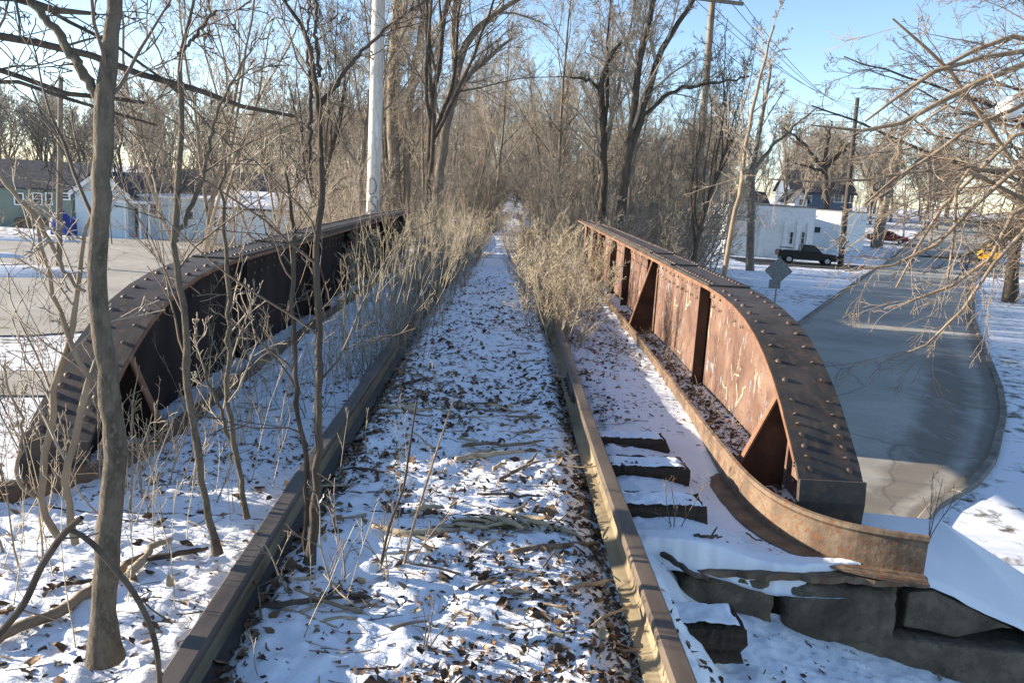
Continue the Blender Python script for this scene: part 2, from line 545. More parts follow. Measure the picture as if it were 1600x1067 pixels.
def near_z(x, y):
    amp = 1.0 - 0.8 * smooth_patch(x, y)
    z = bank_z(x, y) * (1 - sstep(3.66, 3.672, y)) + (-0.10 * sstep(0.9, 1.4, x) * (1 - sstep(4.5, 6.0, y))) * sstep(3.66, 3.672, y)
    z = z + relief(x, y, amp)
    z = z + 0.075 * sstep(-0.95, -0.82, x) * (1 - sstep(0.34 + 0.08 * sstep(4, 7, y), 0.50 + 0.07 * sstep(4, 7, y), x))
    for r, s in ((-0.885, 1), (0.595, 1)):               # the snow melts back along the rails
        z = z - 0.06 * np.exp(-((x - r) / 0.085) ** 2)
    return z


xs = np.concatenate([np.linspace(-420, -90, 12), np.linspace(-85, -14, 60), np.linspace(-13, 13, 90), np.linspace(14, 90, 64), np.linspace(96, 420, 12)])
ys = np.concatenate([np.linspace(-60, 4, 14), np.linspace(6, 18, 9), np.linspace(18.4, 19.4, 8), np.linspace(20, 60, 90), np.linspace(61, 160, 80), np.linspace(165, 900, 22)])
tag(link('snow_ground', grid_mesh('snow_ground', xs, ys, ground_z, M['snow_ground'])), kind='structure')
xs = np.concatenate([np.linspace(-7, -3, 60), np.arange(-2.98, 2.6, 0.018), np.linspace(2.62, 6, 40)])
ys = np.concatenate([np.linspace(-3, 1.2, 20), np.arange(1.25, Y0 + 0.01, 0.018)])
tag(link('snow_bank', grid_mesh('snow_bank', xs, ys, near_z, M['snow_bank'])), kind='structure')
xs = np.arange(-2.24, 1.78, 0.02)
ys = np.concatenate([np.arange(Y0 + 0.012, 8.0, 0.022), np.arange(8.0, 19.1, 0.06)])
tag(link('snow_deck', grid_mesh('snow_deck', xs, ys, near_z, M['snow_deck'])), kind='structure')


# the snow on the far path is trodden: a sheet just over the bank
def path_x(y):
    """the snowy path wanders a little on its way"""
    return 0.75 * np.sin((y - 19) * 0.075) * sstep(19, 34, y) - 0.15


def path_z(x, y):
    return ground_z(x, y) + 0.03 + 0.05 * fbm(x, y, 2.5, 3, 8)


pm = grid_mesh('snow_path', np.linspace(-0.55, 0.55, 20), np.linspace(18.95, 92, 240), lambda x, y: path_z(x + path_x(y), y), M['snow_deck'])
pc = np.empty(len(pm.vertices) * 3, dtype=np.float32)
pm.vertices.foreach_get('co', pc)
pc = pc.reshape(-1, 3)
pc[:, 0] += path_x(pc[:, 1])
pm.vertices.foreach_set('co', pc.ravel())
pm.update()
tag(link('snow_path', pm), kind='structure')


def sheet(name, left, right, lift, mat, n=60, across=10, kind='structure'):
    """a strip of road between two edge lines"""
    def res(p):
        p = np.asarray(p, float)
        d = np.r_[0, np.cumsum(np.linalg.norm(np.diff(p, axis=0), axis=1))]
        t = np.linspace(0, d[-1], n)
        return np.stack([np.interp(t, d, p[:, 0]), np.interp(t, d, p[:, 1])], 1)
    L, R = res(left), res(right)
    w = np.linspace(0, 1, across)[None, :, None]
    P = L[:, None] * (1 - w) + R[:, None] * w
    z = low_z(P[..., 0], P[..., 1]) + lift
    V = np.concatenate([P, z[..., None]], -1).reshape(-1, 3)
    i = (np.arange(n - 1)[:, None] * across + np.arange(across - 1)[None]).ravel()
    Fq = np.stack([i, i + across, i + across + 1, i + 1], -1)
    return tag(link(name, np_mesh(name, V, Fq, mat)), kind=kind), L, R


road_left = [(-14, -16), (-3, 5), (1.5, 13), (8, 26), (13.3, 36.2), (24.4, 57.0), (32, 71), (44, 92), (62, 123), (90, 170)]
road_right = [(-2, -16), (3.2, 7), (7.8, 13.9), (9.44, 15.4), (10.9, 17.2), (13.5, 21.2), (15.3, 24.4), (23.5, 40.6), (36.2, 63.4), (54, 90), (72, 120), (104, 168)]
road_o, rl, rr = sheet('road', road_left, road_right, 0.05, M['road'], 220, 26)
# tyre-worn and gritty ground along the right gutter
wv = np.empty(len(road_o.data.vertices) * 3)
road_o.data.vertices.foreach_get('co', wv)
wv = wv.reshape(-1, 3)
acr = np.tile(np.linspace(0, 1, 26), 220)
wear = 0.75 * np.exp(-((acr - 0.80) / 0.10) ** 2) * sstep(40, 22, wv[:, 1]) + 0.9 * sstep(0.90, 1.0, acr) + 0.5 * sstep(0.07, 0.0, acr)
road_o.data.attributes.new('wear', 'FLOAT', 'POINT').data.foreach_set('value', wear.astype(np.float32))


def kerb(line, label, w=0.18, h=0.11, step=3):
    r = bpy.data.objects.new('kerb', None)
    COL.objects.link(r)
    r['kind'] = 'structure'
    rk = random.Random(4)
    for a in range(0, len(line) - step, step):
        seg = np.array(line[a:a + step + 1], float)
        d = seg[-1] - seg[0]
        d = d / np.linalg.norm(d)
        seg[0] += d * 0.012
        seg[-1] -= d * 0.012
        dz = rk.uniform(-0.015, 0.012)
        P = [(p[0], p[1], float(low_z(p[0], p[1])) + dz) for p in seg]
        MB().sweep([(-w / 2, -0.1), (w / 2, -0.1), (w / 2, h - 0.02), (w / 2 - 0.02, h), (-w / 2 + 0.02, h), (-w / 2, h - 0.02)], P).build('kerb_stone', M['kerb'], r)


kerb(rl[44:190], 'left')
kerb(rr[16:190], 'right')
sheet('cross_street', [(34.5, 66), (40, 69), (60, 78), (110, 98)], [(31, 72), (38, 78), (58, 88), (108, 108)], 0.045, M['road'], 40, 6)
sheet('driveway', [(20, 68.5), (27, 67.5), (31.5, 70.5)], [(20, 75), (27, 73.5), (33.5, 73.5)], 0.045, M['drive'], 20, 6)
# streets on the left of the bank
sheet('street', [(-110, 58), (-60, 57.5), (-34, 57), (-26, 58.5), (-19, 66), (-15, 72)], [(-110, 23), (-60, 23.5), (-30, 23), (-14.5, 24.2), (-11.6, 27), (-9.8, 34)], 0.05, M['road'], 90, 14)
sheet('footway', [(-80, 20.4), (-30, 20.2), (-13, 20.0), (-8.5, 21.0), (-4, 24.5)], [(-80, 18.6), (-30, 18.3), (-12, 17.8), (-6.8, 18.8), (-3, 22.5)], 0.05, M['road'], 50, 4)


def verge(name, pts, h):
    P = np.asarray(pts, float)
    c = P.mean(0)
    V, Fq = [], []
    n = len(P)
    for s, dz in ((1.0, 0.0), (0.985, h), (0.6, h + 0.05), (0.0, h + 0.06)):
        for p in P:
            q = c + (p - c) * s
            V.append((q[0], q[1], LOW + dz))
    for k in range(3):
        for i in range(n):
            Fq.append((k * n + i, k * n + (i + 1) % n, (k + 1) * n + (i + 1) % n, (k + 1) * n + i))
    return tag(link(name, np_mesh(name, np.array(V), np.array(Fq), M['verge_snow'])), kind='structure')


verge('snow_verge', [(-90, 37), (-40, 36.6), (-22, 36.4), (-19.3, 37.4), (-18.8, 38.4), (-19.6, 39.4), (-23, 40.4), (-42, 41), (-90, 41.5)], 0.16)
verge('snow_verge', [(-90, 43.8), (-45, 43.6), (-27, 43.2), (-25.3, 44.0), (-26.5, 45.0), (-45, 46), (-90, 46.5)], 0.16)
verge('snow_verge', [(-90, 52.5), (-36, 52.2), (-29, 52.8), (-27, 54.2), (-29, 55.2), (-40, 55), (-90, 55)], 0.14)


# ------------------------------------------------------------------ bridge
def girder_top():
    """side line of the girder's top from the near foot up the curve and along the flat, as (y, z)"""
    pts = [(4.10, -0.06), (4.085, 0.06), (4.10, 0.17), (4.18, 0.25), (4.34, 0.37), (4.50, 0.485), (4.68, 0.59), (4.88, 0.685), (5.10, 0.765), (5.36, 0.828), (5.66, 0.872), (6.0, 0.897), (6.4, 0.91)]
    return pts + [(y, 0.91) for y in np.linspace(6.9, 18.3, 24)] + [(18.7, 0.91)]


def curve_at(pts, spacing, start, stop):
    P = np.asarray(pts)
    d = np.r_[0, np.cumsum(np.linalg.norm(np.diff(P, axis=0), axis=1))]
    out = []
    s = start
    while s < min(stop, d[-1]):
        y, z = np.interp(s, d, P[:, 0]), np.interp(s, d, P[:, 1])
        e = 0.02
        ty, tz = np.interp(s + e, d, P[:, 0]) - np.interp(s - e, d, P[:, 0]), np.interp(s + e, d, P[:, 1]) - np.interp(s - e, d, P[:, 1])
        out.append((y, z, math.atan2(tz, ty)))
        s += spacing
    return out


def rivet_mesh(r=0.0205):
    V, Fq = [], []
    rings = [(1.0, 0.0), (0.92, 0.38), (0.6, 0.74), (0.2, 0.9)]
    n = 8
    for a, h in rings:
        for i in range(n):
            t = 2 * math.pi * i / n
            V.append((r * a * math.cos(t), r * a * math.sin(t), r * h))
    for k in range(3):
        for i in range(n):
            Fq.append((k * n + i, k * n + (i + 1) % n, (k + 1) * n + (i + 1) % n, (k + 1) * n + i))
    me = bpy.data.meshes.new('rivet')
    me.from_pydata(V, [], Fq + [tuple(3 * n + i for i in range(n))])
    me.polygons.foreach_set('use_smooth', np.ones(len(me.polygons), dtype=bool))
    me.materials.append(M['rivet'])
    me.update()
    return me


RIVET = rivet_mesh()
RIVET_SMALL = rivet_mesh(0.0165)


def strip_mesh(pts, x0, x1, th, off=0.0):
    """a plate th thick that follows the (y, z) line, its top raised by off"""
    P = np.asarray(pts, float)
    T = np.gradient(P, axis=0)
    T /= np.linalg.norm(T, axis=1)[:, None]
    N = np.stack([-T[:, 1], T[:, 0]], 1)
    mb = MB()
    V, Fq = [], []
    for p, nn in zip(P, N):
        a, b = p + nn * (off - th), p + nn * off
        V += [(x0, a[0], a[1]), (x1, a[0], a[1]), (x1, b[0], b[1]), (x0, b[0], b[1])]
    for i in range(len(P) - 1):
        for j in range(4):
            Fq.append((i * 4 + j, i * 4 + (j + 1) % 4, i * 4 + 4 + (j + 1) % 4, i * 4 + 4 + j))
    e = (len(P) - 1) * 4
    Fq += [(0, 1, 2, 3), (e + 3, e + 2, e + 1, e)]
    return mb.add(V, Fq)


def girder(xc, inner, label, web_mat, gus_mat):
    """inner is the sign of the direction from the girder to the track"""
    r = thing('plate_girder', label, 'bridge girder', (xc, 4.1, 0))
    lo = 4.1
    top = [(y - lo, z) for y, z in girder_top()]
    w = 0.17
    strip_mesh(top, -w, w, 0.022).build('top_flange', M['flange'], r)
    # rusty lip of the flange edge facing the track
    strip_mesh(top[3:], inner * (w + 0.001), inner * (w + 0.006), 0.026, -0.001).build('flange_edge', M['edge_rust'], r)
    for k, (a, b, ww) in enumerate(((6.43, 17.4, 0.164), (8.0, 16.4, 0.160), (9.22, 15.1, 0.156))):
        MB().box((0, (a + b) / 2 - lo, 0.911 + 0.0145 * k + 0.007), (ww * 2, b - a, 0.0135)).build('cover_plate', M['flange'], r)
    # web
    poly = [(p[0], p[1] - 0.023) for p in top[3:]]
    poly = [(y + 0.03, z) if i < 6 else (y, z) for i, (y, z) in enumerate(poly)]
    pl = [(0.06, -0.45)] + poly + [(14.55, -0.45)]
    MB().extrude(pl, 0, -0.007, 0.007).build('web', web_mat, r)
    for sd in (1, -1):
        ang = strip_mesh(top[3:], sd * 0.008 if sd > 0 else -0.10, 0.10 if sd > 0 else -0.008, 0.012, -0.0225)
        ang.build('flange_angle', M['flange'], r)
    P = np.asarray(top[3:])
    T = np.gradient(P, axis=0); T /= np.linalg.norm(T, axis=1)[:, None]
    N = np.stack([-T[:, 1], T[:, 0]], 1)
    up, dn = P - N * 0.036, P - N * 0.15
    mb = MB()
    n = len(P)
    V = [(inner * 0.0075, *p) for p in up] + [(inner * 0.0075, *p) for p in dn] + [(inner * 0.019, *p) for p in up] + [(inner * 0.019, *p) for p in dn]
    Fq = []
    for i in range(n - 1):
        Fq += [(2 * n + i, 2 * n + i + 1, 3 * n + i + 1, 3 * n + i), (n + i, n + i + 1, 3 * n + i + 1, 3 * n + i), (i, i + 1, 2 * n + i + 1, 2 * n + i)]
    mb.add(V, Fq).build('web_angle', web_mat, r)
    # foot of the near end, a bent plate on a bearing block
    MB().extrude([(-0.045, -0.10), (0.30, -0.10), (0.30, -0.065), (-0.045, -0.065)], 0, -0.19, 0.19).build('sole_plate', M['gusset'], r)
    MB().extrude([(-0.028, -0.062), (-0.040, 0.07), (-0.025, 0.185), (-0.008, 0.185), (-0.02, 0.07), (-0.008, -0.062)], 0, -w - 0.004, w + 0.004).build('end_plate', M['flange'], r)
    # braces: tall triangular gussets and narrow stiffeners by turns
    for y in (4.74, 9.44, 14.66):
        zt = np.interp(y - lo, [p[0] for p in top], [p[1] for p in top]) - 0.05
        tri = [(inner * 0.022, -0.12), (inner * 0.30, -0.12), (inner * 0.30, 0.03), (inner * 0.075, zt), (inner * 0.022, zt)]
        g = MB().extrude(tri, 1, y - lo - 0.006, y - lo + 0.006).build('gusset_plate', gus_mat, r)
        e = MB()
        a, b = np.array(tri[2]), np.array(tri[3])
        d = (b - a) / np.linalg.norm(b - a); nn = np.array([d[1], -d[0]]) * inner
        if nn[0] * inner < 0: nn = -nn
        q = [a - nn * 0.002, b - nn * 0.002, b + nn * 0.010, a + nn * 0.010]
        e.extrude([tuple(k) for k in q], 1, y - lo - 0.045, y - lo + 0.012).build('gusset_edge', M['edge_rust'], g)
    for y in (6.94, 9.62, 11.57, 13.1, 14.82, 15.95, 17.3):
        MB().box((inner * 0.062, y - lo, 0.37), (0.085, 0.012, 0.96)).build('stiffener', gus_mat, r)
        MB().box((inner * 0.0235, y - lo + 0.045, 0.35), (0.008, 0.08, 0.92)).build('stiffener_angle', web_mat, r)
    # rivets of the top
    rows = []
    for s in (-1, 1):
        for (y, z, t) in curve_at(top, 0.172, 0.76, 2.62):
            rows.append((s * 0.105, y, z, t, 0.0))
        for (y, z, t) in curve_at(top, 0.072, 0.30, 0.72):
            rows.append((s * 0.105, y, z, t, 0.0))
        y = 6.50 - lo + (0.04 if s > 0 else 0)
        while y < 18.6 - lo:
            k = sum(1 for a, b in ((6.43, 17.4), (8.0, 16.4), (9.22, 15.1)) if a - lo < y < b - lo)
            rows.append((s * 0.112, y, 0.91, 0.0, 0.0145 * k))
            y += 0.1
    for i, (x, y, z, t, h) in enumerate(rows):
        o = link('rivet', RIVET, r)
        o.location = (x, y, z + h)
        o.rotation_euler = (t + random.gauss(0, 0.06), random.gauss(0, 0.06), random.random() * 3)
        k_ = random.uniform(0.85, 1.08)
        o.scale = (k_, k_ * random.uniform(0.93, 1.07), k_ * random.uniform(0.75, 1.05))
    # rivets of the web, on the side towards the track
    wr = []
    for j, (y, z, t) in enumerate(curve_at(top, 0.105, 1.0, 15.0)):
        for d in ((0.075,) if j % 2 else (0.118,)):
            wr.append((y + math.sin(t) * d, z - math.cos(t) * d))
    for j, (y, z, t) in enumerate(curve_at(top, 0.21, 1.0, 14.0)):
        wr.append((y, z - 0.21))
    for y in (6.94, 9.62, 11.57, 13.1, 14.82, 15.95):
        for z in np.arange(0.05, 0.72, 0.11):
            wr.append((y - lo + 0.055, z))
    for z in np.arange(0.0, 0.45, 0.1):
        wr.append((0.47 + z * 0.15, z)); wr.append((0.72, z * 0.6))
    rot = (0, inner * math.pi / 2, 0)
    wr = [w_ for w_ in wr if random.random() > 0.05]
    for y, z in wr[:298]:
        o = link('web_rivet', RIVET_SMALL, r)
        o.location = (inner * 0.0205, y + random.gauss(0, 0.004), z + random.gauss(0, 0.004))
        o.scale = (random.uniform(0.8, 1.1), random.uniform(0.8, 1.1), random.uniform(0.6, 1.05))
        o.rotation_euler = rot
    return r


XR, XL = 1.77, -2.26
gr = girder(XR, -1, 'right bridge girder with sunlit flaking rusty web and curved riveted end', M['web'], M['gusset'])
gl = girder(XL, 1, 'left bridge girder with dark shaded web behind the saplings', M['web_shaded'], M['web_shaded'])

# faint sprayed scrawls on the lit web, unreadable
rs = random.Random(3)
for k in range(7):
    y = rs.uniform(0.9, 4.5); z = rs.uniform(0.15, 0.55)
    pts = []
    for i in range(9):
        y += rs.uniform(-0.02, 0.07); z += rs.uniform(-0.09, 0.09)
        pts.append((y, min(max(z, 0.08), 0.62)))
    s = MB()
    for (a, b), (c, d) in zip(pts, pts[1:]):
        t = np.array([c - a, d - b]); t /= max(np.linalg.norm(t), 1e-6); n2 = np.array([-t[1], t[0]]) * rs.uniform(0.003, 0.007)
        x = -0.0085
        s.add([(x, a - n2[0], b - n2[1]), (x, c - n2[0], d - n2[1]), (x, c + n2[0], d + n2[1]), (x, a + n2[0], b + n2[1])], [(0, 1, 2, 3)])
    s.build('paint_scrawl', M['cream_paint'], gr)

floor = MB().box((-0.25, 11.3, -0.36), (3.9, 15.1, 0.3))
tag(floor.build('bridge_floor', M['gusset']), kind='structure')


def smooth_line(pts, n, it=None):
    P = np.asarray(pts, float)
    d = np.r_[0, np.cumsum(np.linalg.norm(np.diff(P, axis=0), axis=1))]
    t = np.linspace(0, d[-1], n)
    Q = np.stack([np.interp(t, d, P[:, k]) for k in range(P.shape[1])], 1)
    for _ in range(it or max(1, n // (2 * len(P)))):
        Q[1:-1] = (Q[:-2] + 2 * Q[1:-1] + Q[2:]) / 4
    return Q


def guard_angle(path, side, label):
    """steel angle with a rolled lip, its foot towards the track"""
    P = smooth_line(path, 320, 60)
    P = np.c_[P, np.full(len(P), -0.10)]
    P[:, 2] += 0.006 * np.sin(P[:, 1] * 3.1)
    prof = [(0.0, 0.012), (-side * 0.11, 0.010), (-side * 0.11, 0.0), (side * 0.012, 0.0), (side * 0.016, 0.150), (side * 0.022, 0.19), (side * 0.010, 0.204), (-side * 0.010, 0.200), (-side * 0.014, 0.182), (0.0, 0.165)]
    r = MB().sweep(prof, P)
    o = r.build('guard_angle', M['angle'], smooth=False)
    return tag(o, label, 'guard rail')


guard_angle([(2.06, 3.625), (1.80, 3.64), (1.60, 3.74), (1.46, 3.93), (1.40, 4.2), (1.395, 4.6), (1.41, 5.3), (1.43, 6.4), (1.46, 8.0), (1.48, 10), (1.49, 18)], 1, 'rusty steel guard angle curving outward at the foot of the right girder')
guard_angle([(-2.62, 3.58), (-2.34, 3.62), (-2.14, 3.74), (-2.0, 3.93), (-1.93, 4.2), (-1.92, 4.6), (-1.93, 5.3), (-1.94, 6.4), (-1.95, 8.0), (-1.95, 18)], -1, 'rusty steel guard angle curving outward at the foot of the left girder')


# ------------------------------------------------------------------ track
def rail(x_of, mat, label):
    prof = [(-0.066, 0.0), (0.066, 0.0), (0.066, 0.012), (0.016, 0.030), (0.009, 0.045), (0.009, 0.118), (0.020, 0.130), (0.036, 0.136), (0.038, 0.163), (0.030, 0.172), (-0.030, 0.172), (-0.038, 0.163), (-0.036, 0.136), (-0.020, 0.130), (-0.009, 0.118), (-0.009, 0.045), (-0.016, 0.030), (-0.066, 0.012)]
    ys = np.r_[np.linspace(0.4, 20, 120), np.linspace(20.5, 46, 40)]
    P = [(x_of(y), y, 0.018 + 0.006 * math.sin(y * 0.9)) for y in ys]
    o = MB().sweep(prof, P).build('rail', mat, bevel=0.0)
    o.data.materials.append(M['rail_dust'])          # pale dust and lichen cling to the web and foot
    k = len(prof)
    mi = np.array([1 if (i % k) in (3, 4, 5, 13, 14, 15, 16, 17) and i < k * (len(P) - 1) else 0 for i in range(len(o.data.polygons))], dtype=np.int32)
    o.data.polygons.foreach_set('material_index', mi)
    return tag(o, label, 'rail')


xl = lambda y: -0.875 - 0.085 * min(max((y - 2) / 5.5, 0), 1) + 0.012 * math.sin(y * 1.1)
xr = lambda y: 0.598 - 0.012 * min(max((y - 2) / 6, 0), 1) + 0.008 * math.sin(y * 0.8 + 1)
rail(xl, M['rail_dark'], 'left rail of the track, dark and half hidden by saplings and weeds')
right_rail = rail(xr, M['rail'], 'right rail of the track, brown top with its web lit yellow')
jb = MB()
for s in (-1, 1):
    jb.box((xr(6.2) + s * 0.028, 6.2, 0.098), (0.030, 0.62, 0.085))
    for k in (-0.22, -0.08, 0.08, 0.22):
        jb.box((xr(6.2) + s * 0.052, 6.2 + k, 0.10), (0.022, 0.035, 0.035))
jb.build('joint_bar', M['rail_dark'], right_rail, bevel=0.004)


def tie(cx, cy, z, L, w, h, label, rot=0.06):
    """a split, weathered sleeper"""
    r = np.random.default_rng(int(abs(cx * 1000 + cy * 77)))
    nx, k = 26, 14
    V, Fq = [], []
    base = [(-.5, -.5), (-.5, -.2), (-.5, .15), (-.48, .42), (-.42, .5), (-.2, .5), (0.05, .5), (.25, .5), (.43, .5), (.49, .42), (.5, .1), (.5, -.3), (.5, -.5), (0, -.5)]
    jit = r.normal(0, 0.006, (k, 2)) 
    for i in range(nx):
        t = i / (nx - 1) - 0.5
        for j, (a, b) in enumerate(base):
            n1 = jit[j] + r.normal(0, 0.003, 2)
            V.append((t * L + (r.normal(0, .006) if i in (0, nx - 1) else 0), a * w + n1[0], b * h + n1[1]))
    for i in range(nx - 1):
        for j in range(k):
            Fq.append((i * k + j, i * k + (j + 1) % k, (i + 1) * k + (j + 1) % k, (i + 1) * k + j))
    Fq += [tuple(range(k))[::-1], tuple(range((nx - 1) * k, nx * k))]
    t = MB().add(V, Fq).build('sleeper', M['tie'])
    t.location = (cx, cy, z - h / 2)
    t.rotation_euler = (0, 0, rot)
    tag(t, label, 'sleeper', 'exposed sleepers of the track')
    # thin snow lying on its top
    cap = []
    n = 22
    xs_, ys_ = np.linspace(-L / 2 + 0.02, L / 2 - 0.015, n * 2), np.linspace(-w / 2 + 0.03, w / 2 - 0.01, n)
    def cz(x, y):
        e = np.minimum(np.minimum((x + L / 2), (L / 2 - x)), np.minimum(y + w / 2, w / 2 - y))
        return h / 2 + 0.018 * sstep(0.0, 0.05, e) + 0.03 * fbm(x + cx * 9, y + cy * 9, 18, 3, 4) - 0.004
    me = grid_mesh('snow_cap', xs_, ys_, cz, M['snow_clean'])
    tag(link('snow_cap', me, t), kind='stuff')
    return t


tie(0.87, 5.16, 0.045, 0.46, 0.21, 0.17, 'wooden sleeper end barely showing beside the right rail, farthest of the bare four', 0.02)
tie(0.88, 4.60, 0.055, 0.48, 0.22, 0.20, 'wooden sleeper with snowy top, second farthest of those beside the right rail', 0.05)
tie(0.86, 4.04, 0.045, 0.46, 0.23, 0.21, 'wooden sleeper with snowy top and dark end above the small twiggy plant', 0.05)
tie(0.80, 3.12, -0.085, 0.48, 0.22, 0.15, 'splintered wooden sleeper end beside the abutment stones, nearest of the bare four', 0.03)


# ------------------------------------------------------------------ abutments
def lumpy_block(name, lo, hi, mat, parent, seed, rough=0.03, seg=9, round_=0.18):
    """a rough stone: a box with rounded corners and an uneven skin"""
    lo, hi = np.array(lo, float), np.array(hi, float)
    c, s = (lo + hi) / 2, (hi - lo) / 2
    V, Fq = [], []
    for axis in range(3):
        for sg in (-1, 1):
            o = len(V)
            for i in range(seg + 1):
                for j in range(seg + 1):
                    p = np.zeros(3)
                    p[axis] = sg
                    p[(axis + 1) % 3] = 2 * i / seg - 1
                    p[(axis + 2) % 3] = 2 * j / seg - 1
                    V.append(p)
            for i in range(seg):
                for j in range(seg):
                    q = (o + i * (seg + 1) + j, o + (i + 1) * (seg + 1) + j, o + (i + 1) * (seg + 1) + j + 1, o + i * (seg + 1) + j + 1)
                    Fq.append(q if sg > 0 else q[::-1])
    P = np.array(V)
    S = np.abs(P)
    pw = 2.0 / max(round_, 0.05)
    P = P / (np.sum(S ** pw, axis=1) ** (1 / pw))[:, None]
    W = c + P * s
    nz = np.stack([fbm(W[:, (k + 1) % 3] * 1.0 + 3 * k, W[:, (k + 2) % 3] + W[:, k] * 0.7, 4.0, 4, seed + k) for k in range(3)], 1)
    W = W + nz * rough * 2
    if seg > 12:
        nz = np.stack([fbm(W[:, (k + 1) % 3] + 3 * k, W[:, (k + 2) % 3] + W[:, k] * 0.7, 19.0, 4, seed + k + 9) for k in range(3)], 1)
        W = W + nz * 0.028
    me = bpy.data.meshes.new(name)
    me.from_pydata([tuple(w) for w in W], [], Fq)
    me.polygons.foreach_set('use_smooth', np.ones(len(me.polygons), dtype=bool))
    me.materials.append(mat)
    me.update()
    return link(name, me, parent)


ab = thing('abutment_wall', 'near stone abutment with rough dark blocks under the rusty guard angle', 'abutment')
lumpy_block('stone', (0.90, 3.60, -0.52), (1.385, 4.25, -0.158), M['stone'], ab, 3, 0.035, 24, 0.16)
lumpy_block('stone', (0.30, 3.63, -0.52), (0.89, 4.25, -0.165), M['stone'], ab, 5, 0.03, 14, 0.16)
lumpy_block('stone', (1.40, 3.585, -0.47), (1.97, 4.25, -0.152), M['stone'], ab, 8, 0.04, 24, 0.24)
for k, x in enumerate(np.arange(-6.5, -0.5, 0.9)):
    lumpy_block('stone', (x, 3.68, -0.62), (x + 0.88, 4.25, -0.15 if x > -2.6 else -0.5), M['stone'], ab, 20 + k, 0.03)
rng_b = random.Random(5)
for row in range(7):                     # the face over the road
    z1 = -0.47 - row * 0.48
    x = -6.5 + (0.4 if row % 2 else 0)
    while x < 3.0:
        L = rng_b.uniform(0.75, 1.1)
        lumpy_block('stone', (x, 3.82, z1 - 0.47), (x + L - 0.02, 4.45, z1), M['stone'], ab, int(x * 10) + row, 0.02, 5)
        x += L
MB().box((-1.3, 4.0, -2.2), (10.4, 0.7, 3.4)).build('core', M['earth'], ab)
MB().box((1.05, 3.90, -0.36), (2.0, 0.36, 0.34)).build('packing', M['earth'], ab)
# ragged rusted bed plate lying on the stones under the guard angle
bp_pts = [(0.93, 3.66)] + [(x, 3.595 + 0.012 * math.sin(x * 23) + 0.009 * math.sin(x * 61)) for x in np.linspace(1.0, 2.07, 26)] + [(2.09, 3.64), (2.08, 3.9), (0.95, 3.9)]
MB().extrude(bp_pts, 2, -0.150, -0.118).build('bed_plate', M['angle'], ab)
# concrete footing seen at the lower right, its top stepping down
MB().extrude([(1.66, -0.395), (2.7, -0.47), (4.4, -0.95), (4.4, -3.9), (1.66, -3.9)], 1, 3.60, 4.6).build('footing', M['stone'], ab, bevel=0.02)  # darker than the other concrete: its shadow is put into the colour

def ledge_z(x, y):
    edge = 3.592 + 0.05 * (fbm(x, 0 * x, 7.0, 3, 12) + 0.2) + 0.05 * sstep(1.45, 1.75, x)
    z = -0.10 * sstep(0.9, 1.4, x) + relief(x, y, 0.25) + 0.012 - 0.25 * (1 - sstep(0.55, 0.75, x)) * (1 - sstep(3.62, 3.7, y))
    return z - 0.13 * (1 - sstep(0.0, 0.05, y - edge))


tag(link('snow_ledge', grid_mesh('snow_ledge', np.linspace(0.66, 1.79, 110), np.linspace(3.575, 3.74, 26), ledge_z, M['snow_clean']), ab), kind='stuff')
wing = thing('wing_wall', 'sloping concrete wing wall under a smooth snow drift at the lower right', 'wing wall')
wv = [(2.03, 3.64, -0.40), (2.14, 3.66, -0.155), (2.52, 3.66, -0.335), (2.66, 3.66, -0.46), (2.03, 4.75, -0.40), (2.14, 4.75, -0.30), (2.80, 4.75, -0.30), (3.6, 4.75, -0.80)]
tri = MB().extrude([(2.02, -0.385), (2.02, -0.205), (2.14, -0.19), (2.56, -0.37), (2.50, -0.365), (2.28, -0.43), (2.14, -0.40)], 1, 3.655, 4.1)
tri.build('coping_block', M['stone'], wing, bevel=0.012)
MB().extrude([(2.0, -0.30), (2.85, -0.42), (3.5, -0.78), (7.0, -2.6), (7.0, -3.9), (2.0, -3.9)], 1, 4.1, 4.85).build('wall', M['concrete'], wing, bevel=0.03)


def drift_z(x, y):
    f = -0.135 - 0.44 * np.clip(x - 2.12, 0, 9)
    b = -0.235 - 0.58 * np.clip(x - 2.72, 0, 9)
    t = np.clip((y - 3.665) / 1.15, 0, 1)
    z = f * (1 - t) + b * t + 0.045 * np.sin(t * math.pi) * sstep(1.9, 2.3, x)
    z = z - 0.08 * sstep(4.68, 4.83, y) - 0.03 * (1 - sstep(3.645, 3.70, y)) + 0.02 * fbm(x, y, 9.0, 2, 3) * (1 - sstep(3.65, 3.75, y))
    return z + 0.012 * fbm(x, y, 3.0, 3, 6)


tag(link('snow_drift', grid_mesh('snow_drift', np.linspace(1.95, 6.8, 220), np.linspace(3.645, 4.84, 60), drift_z, M['snow_clean']), wing), kind='stuff')

fa = thing('abutment_wall', 'far abutment carrying the distant end of the bridge', 'abutment', (0, 18.85, 0))
MB().box((-0.25, 0.15, -2.05), (6.4, 0.5, 3.6)).build('wall', M['stone'], fa)


# ------------------------------------------------------------------ trees
def unit(D):
    return D / np.maximum(np.linalg.norm(D, axis=-1, keepdims=True), 1e-9)


def grow(rng, P0, D0, L, seg, wig, up, out=None):
    n = len(P0)
    paths = np.empty((n, seg + 1, 3))
    P, D = P0.copy(), D0.copy()
    paths[:, 0] = P
    for k in range(seg):
        D = D + rng.normal(0, wig, (n, 3))
        D[:, 2] += up
        D = unit(D)
        P = P + D * (L / seg)[:, None]
        paths[:, k + 1] = P
    return paths


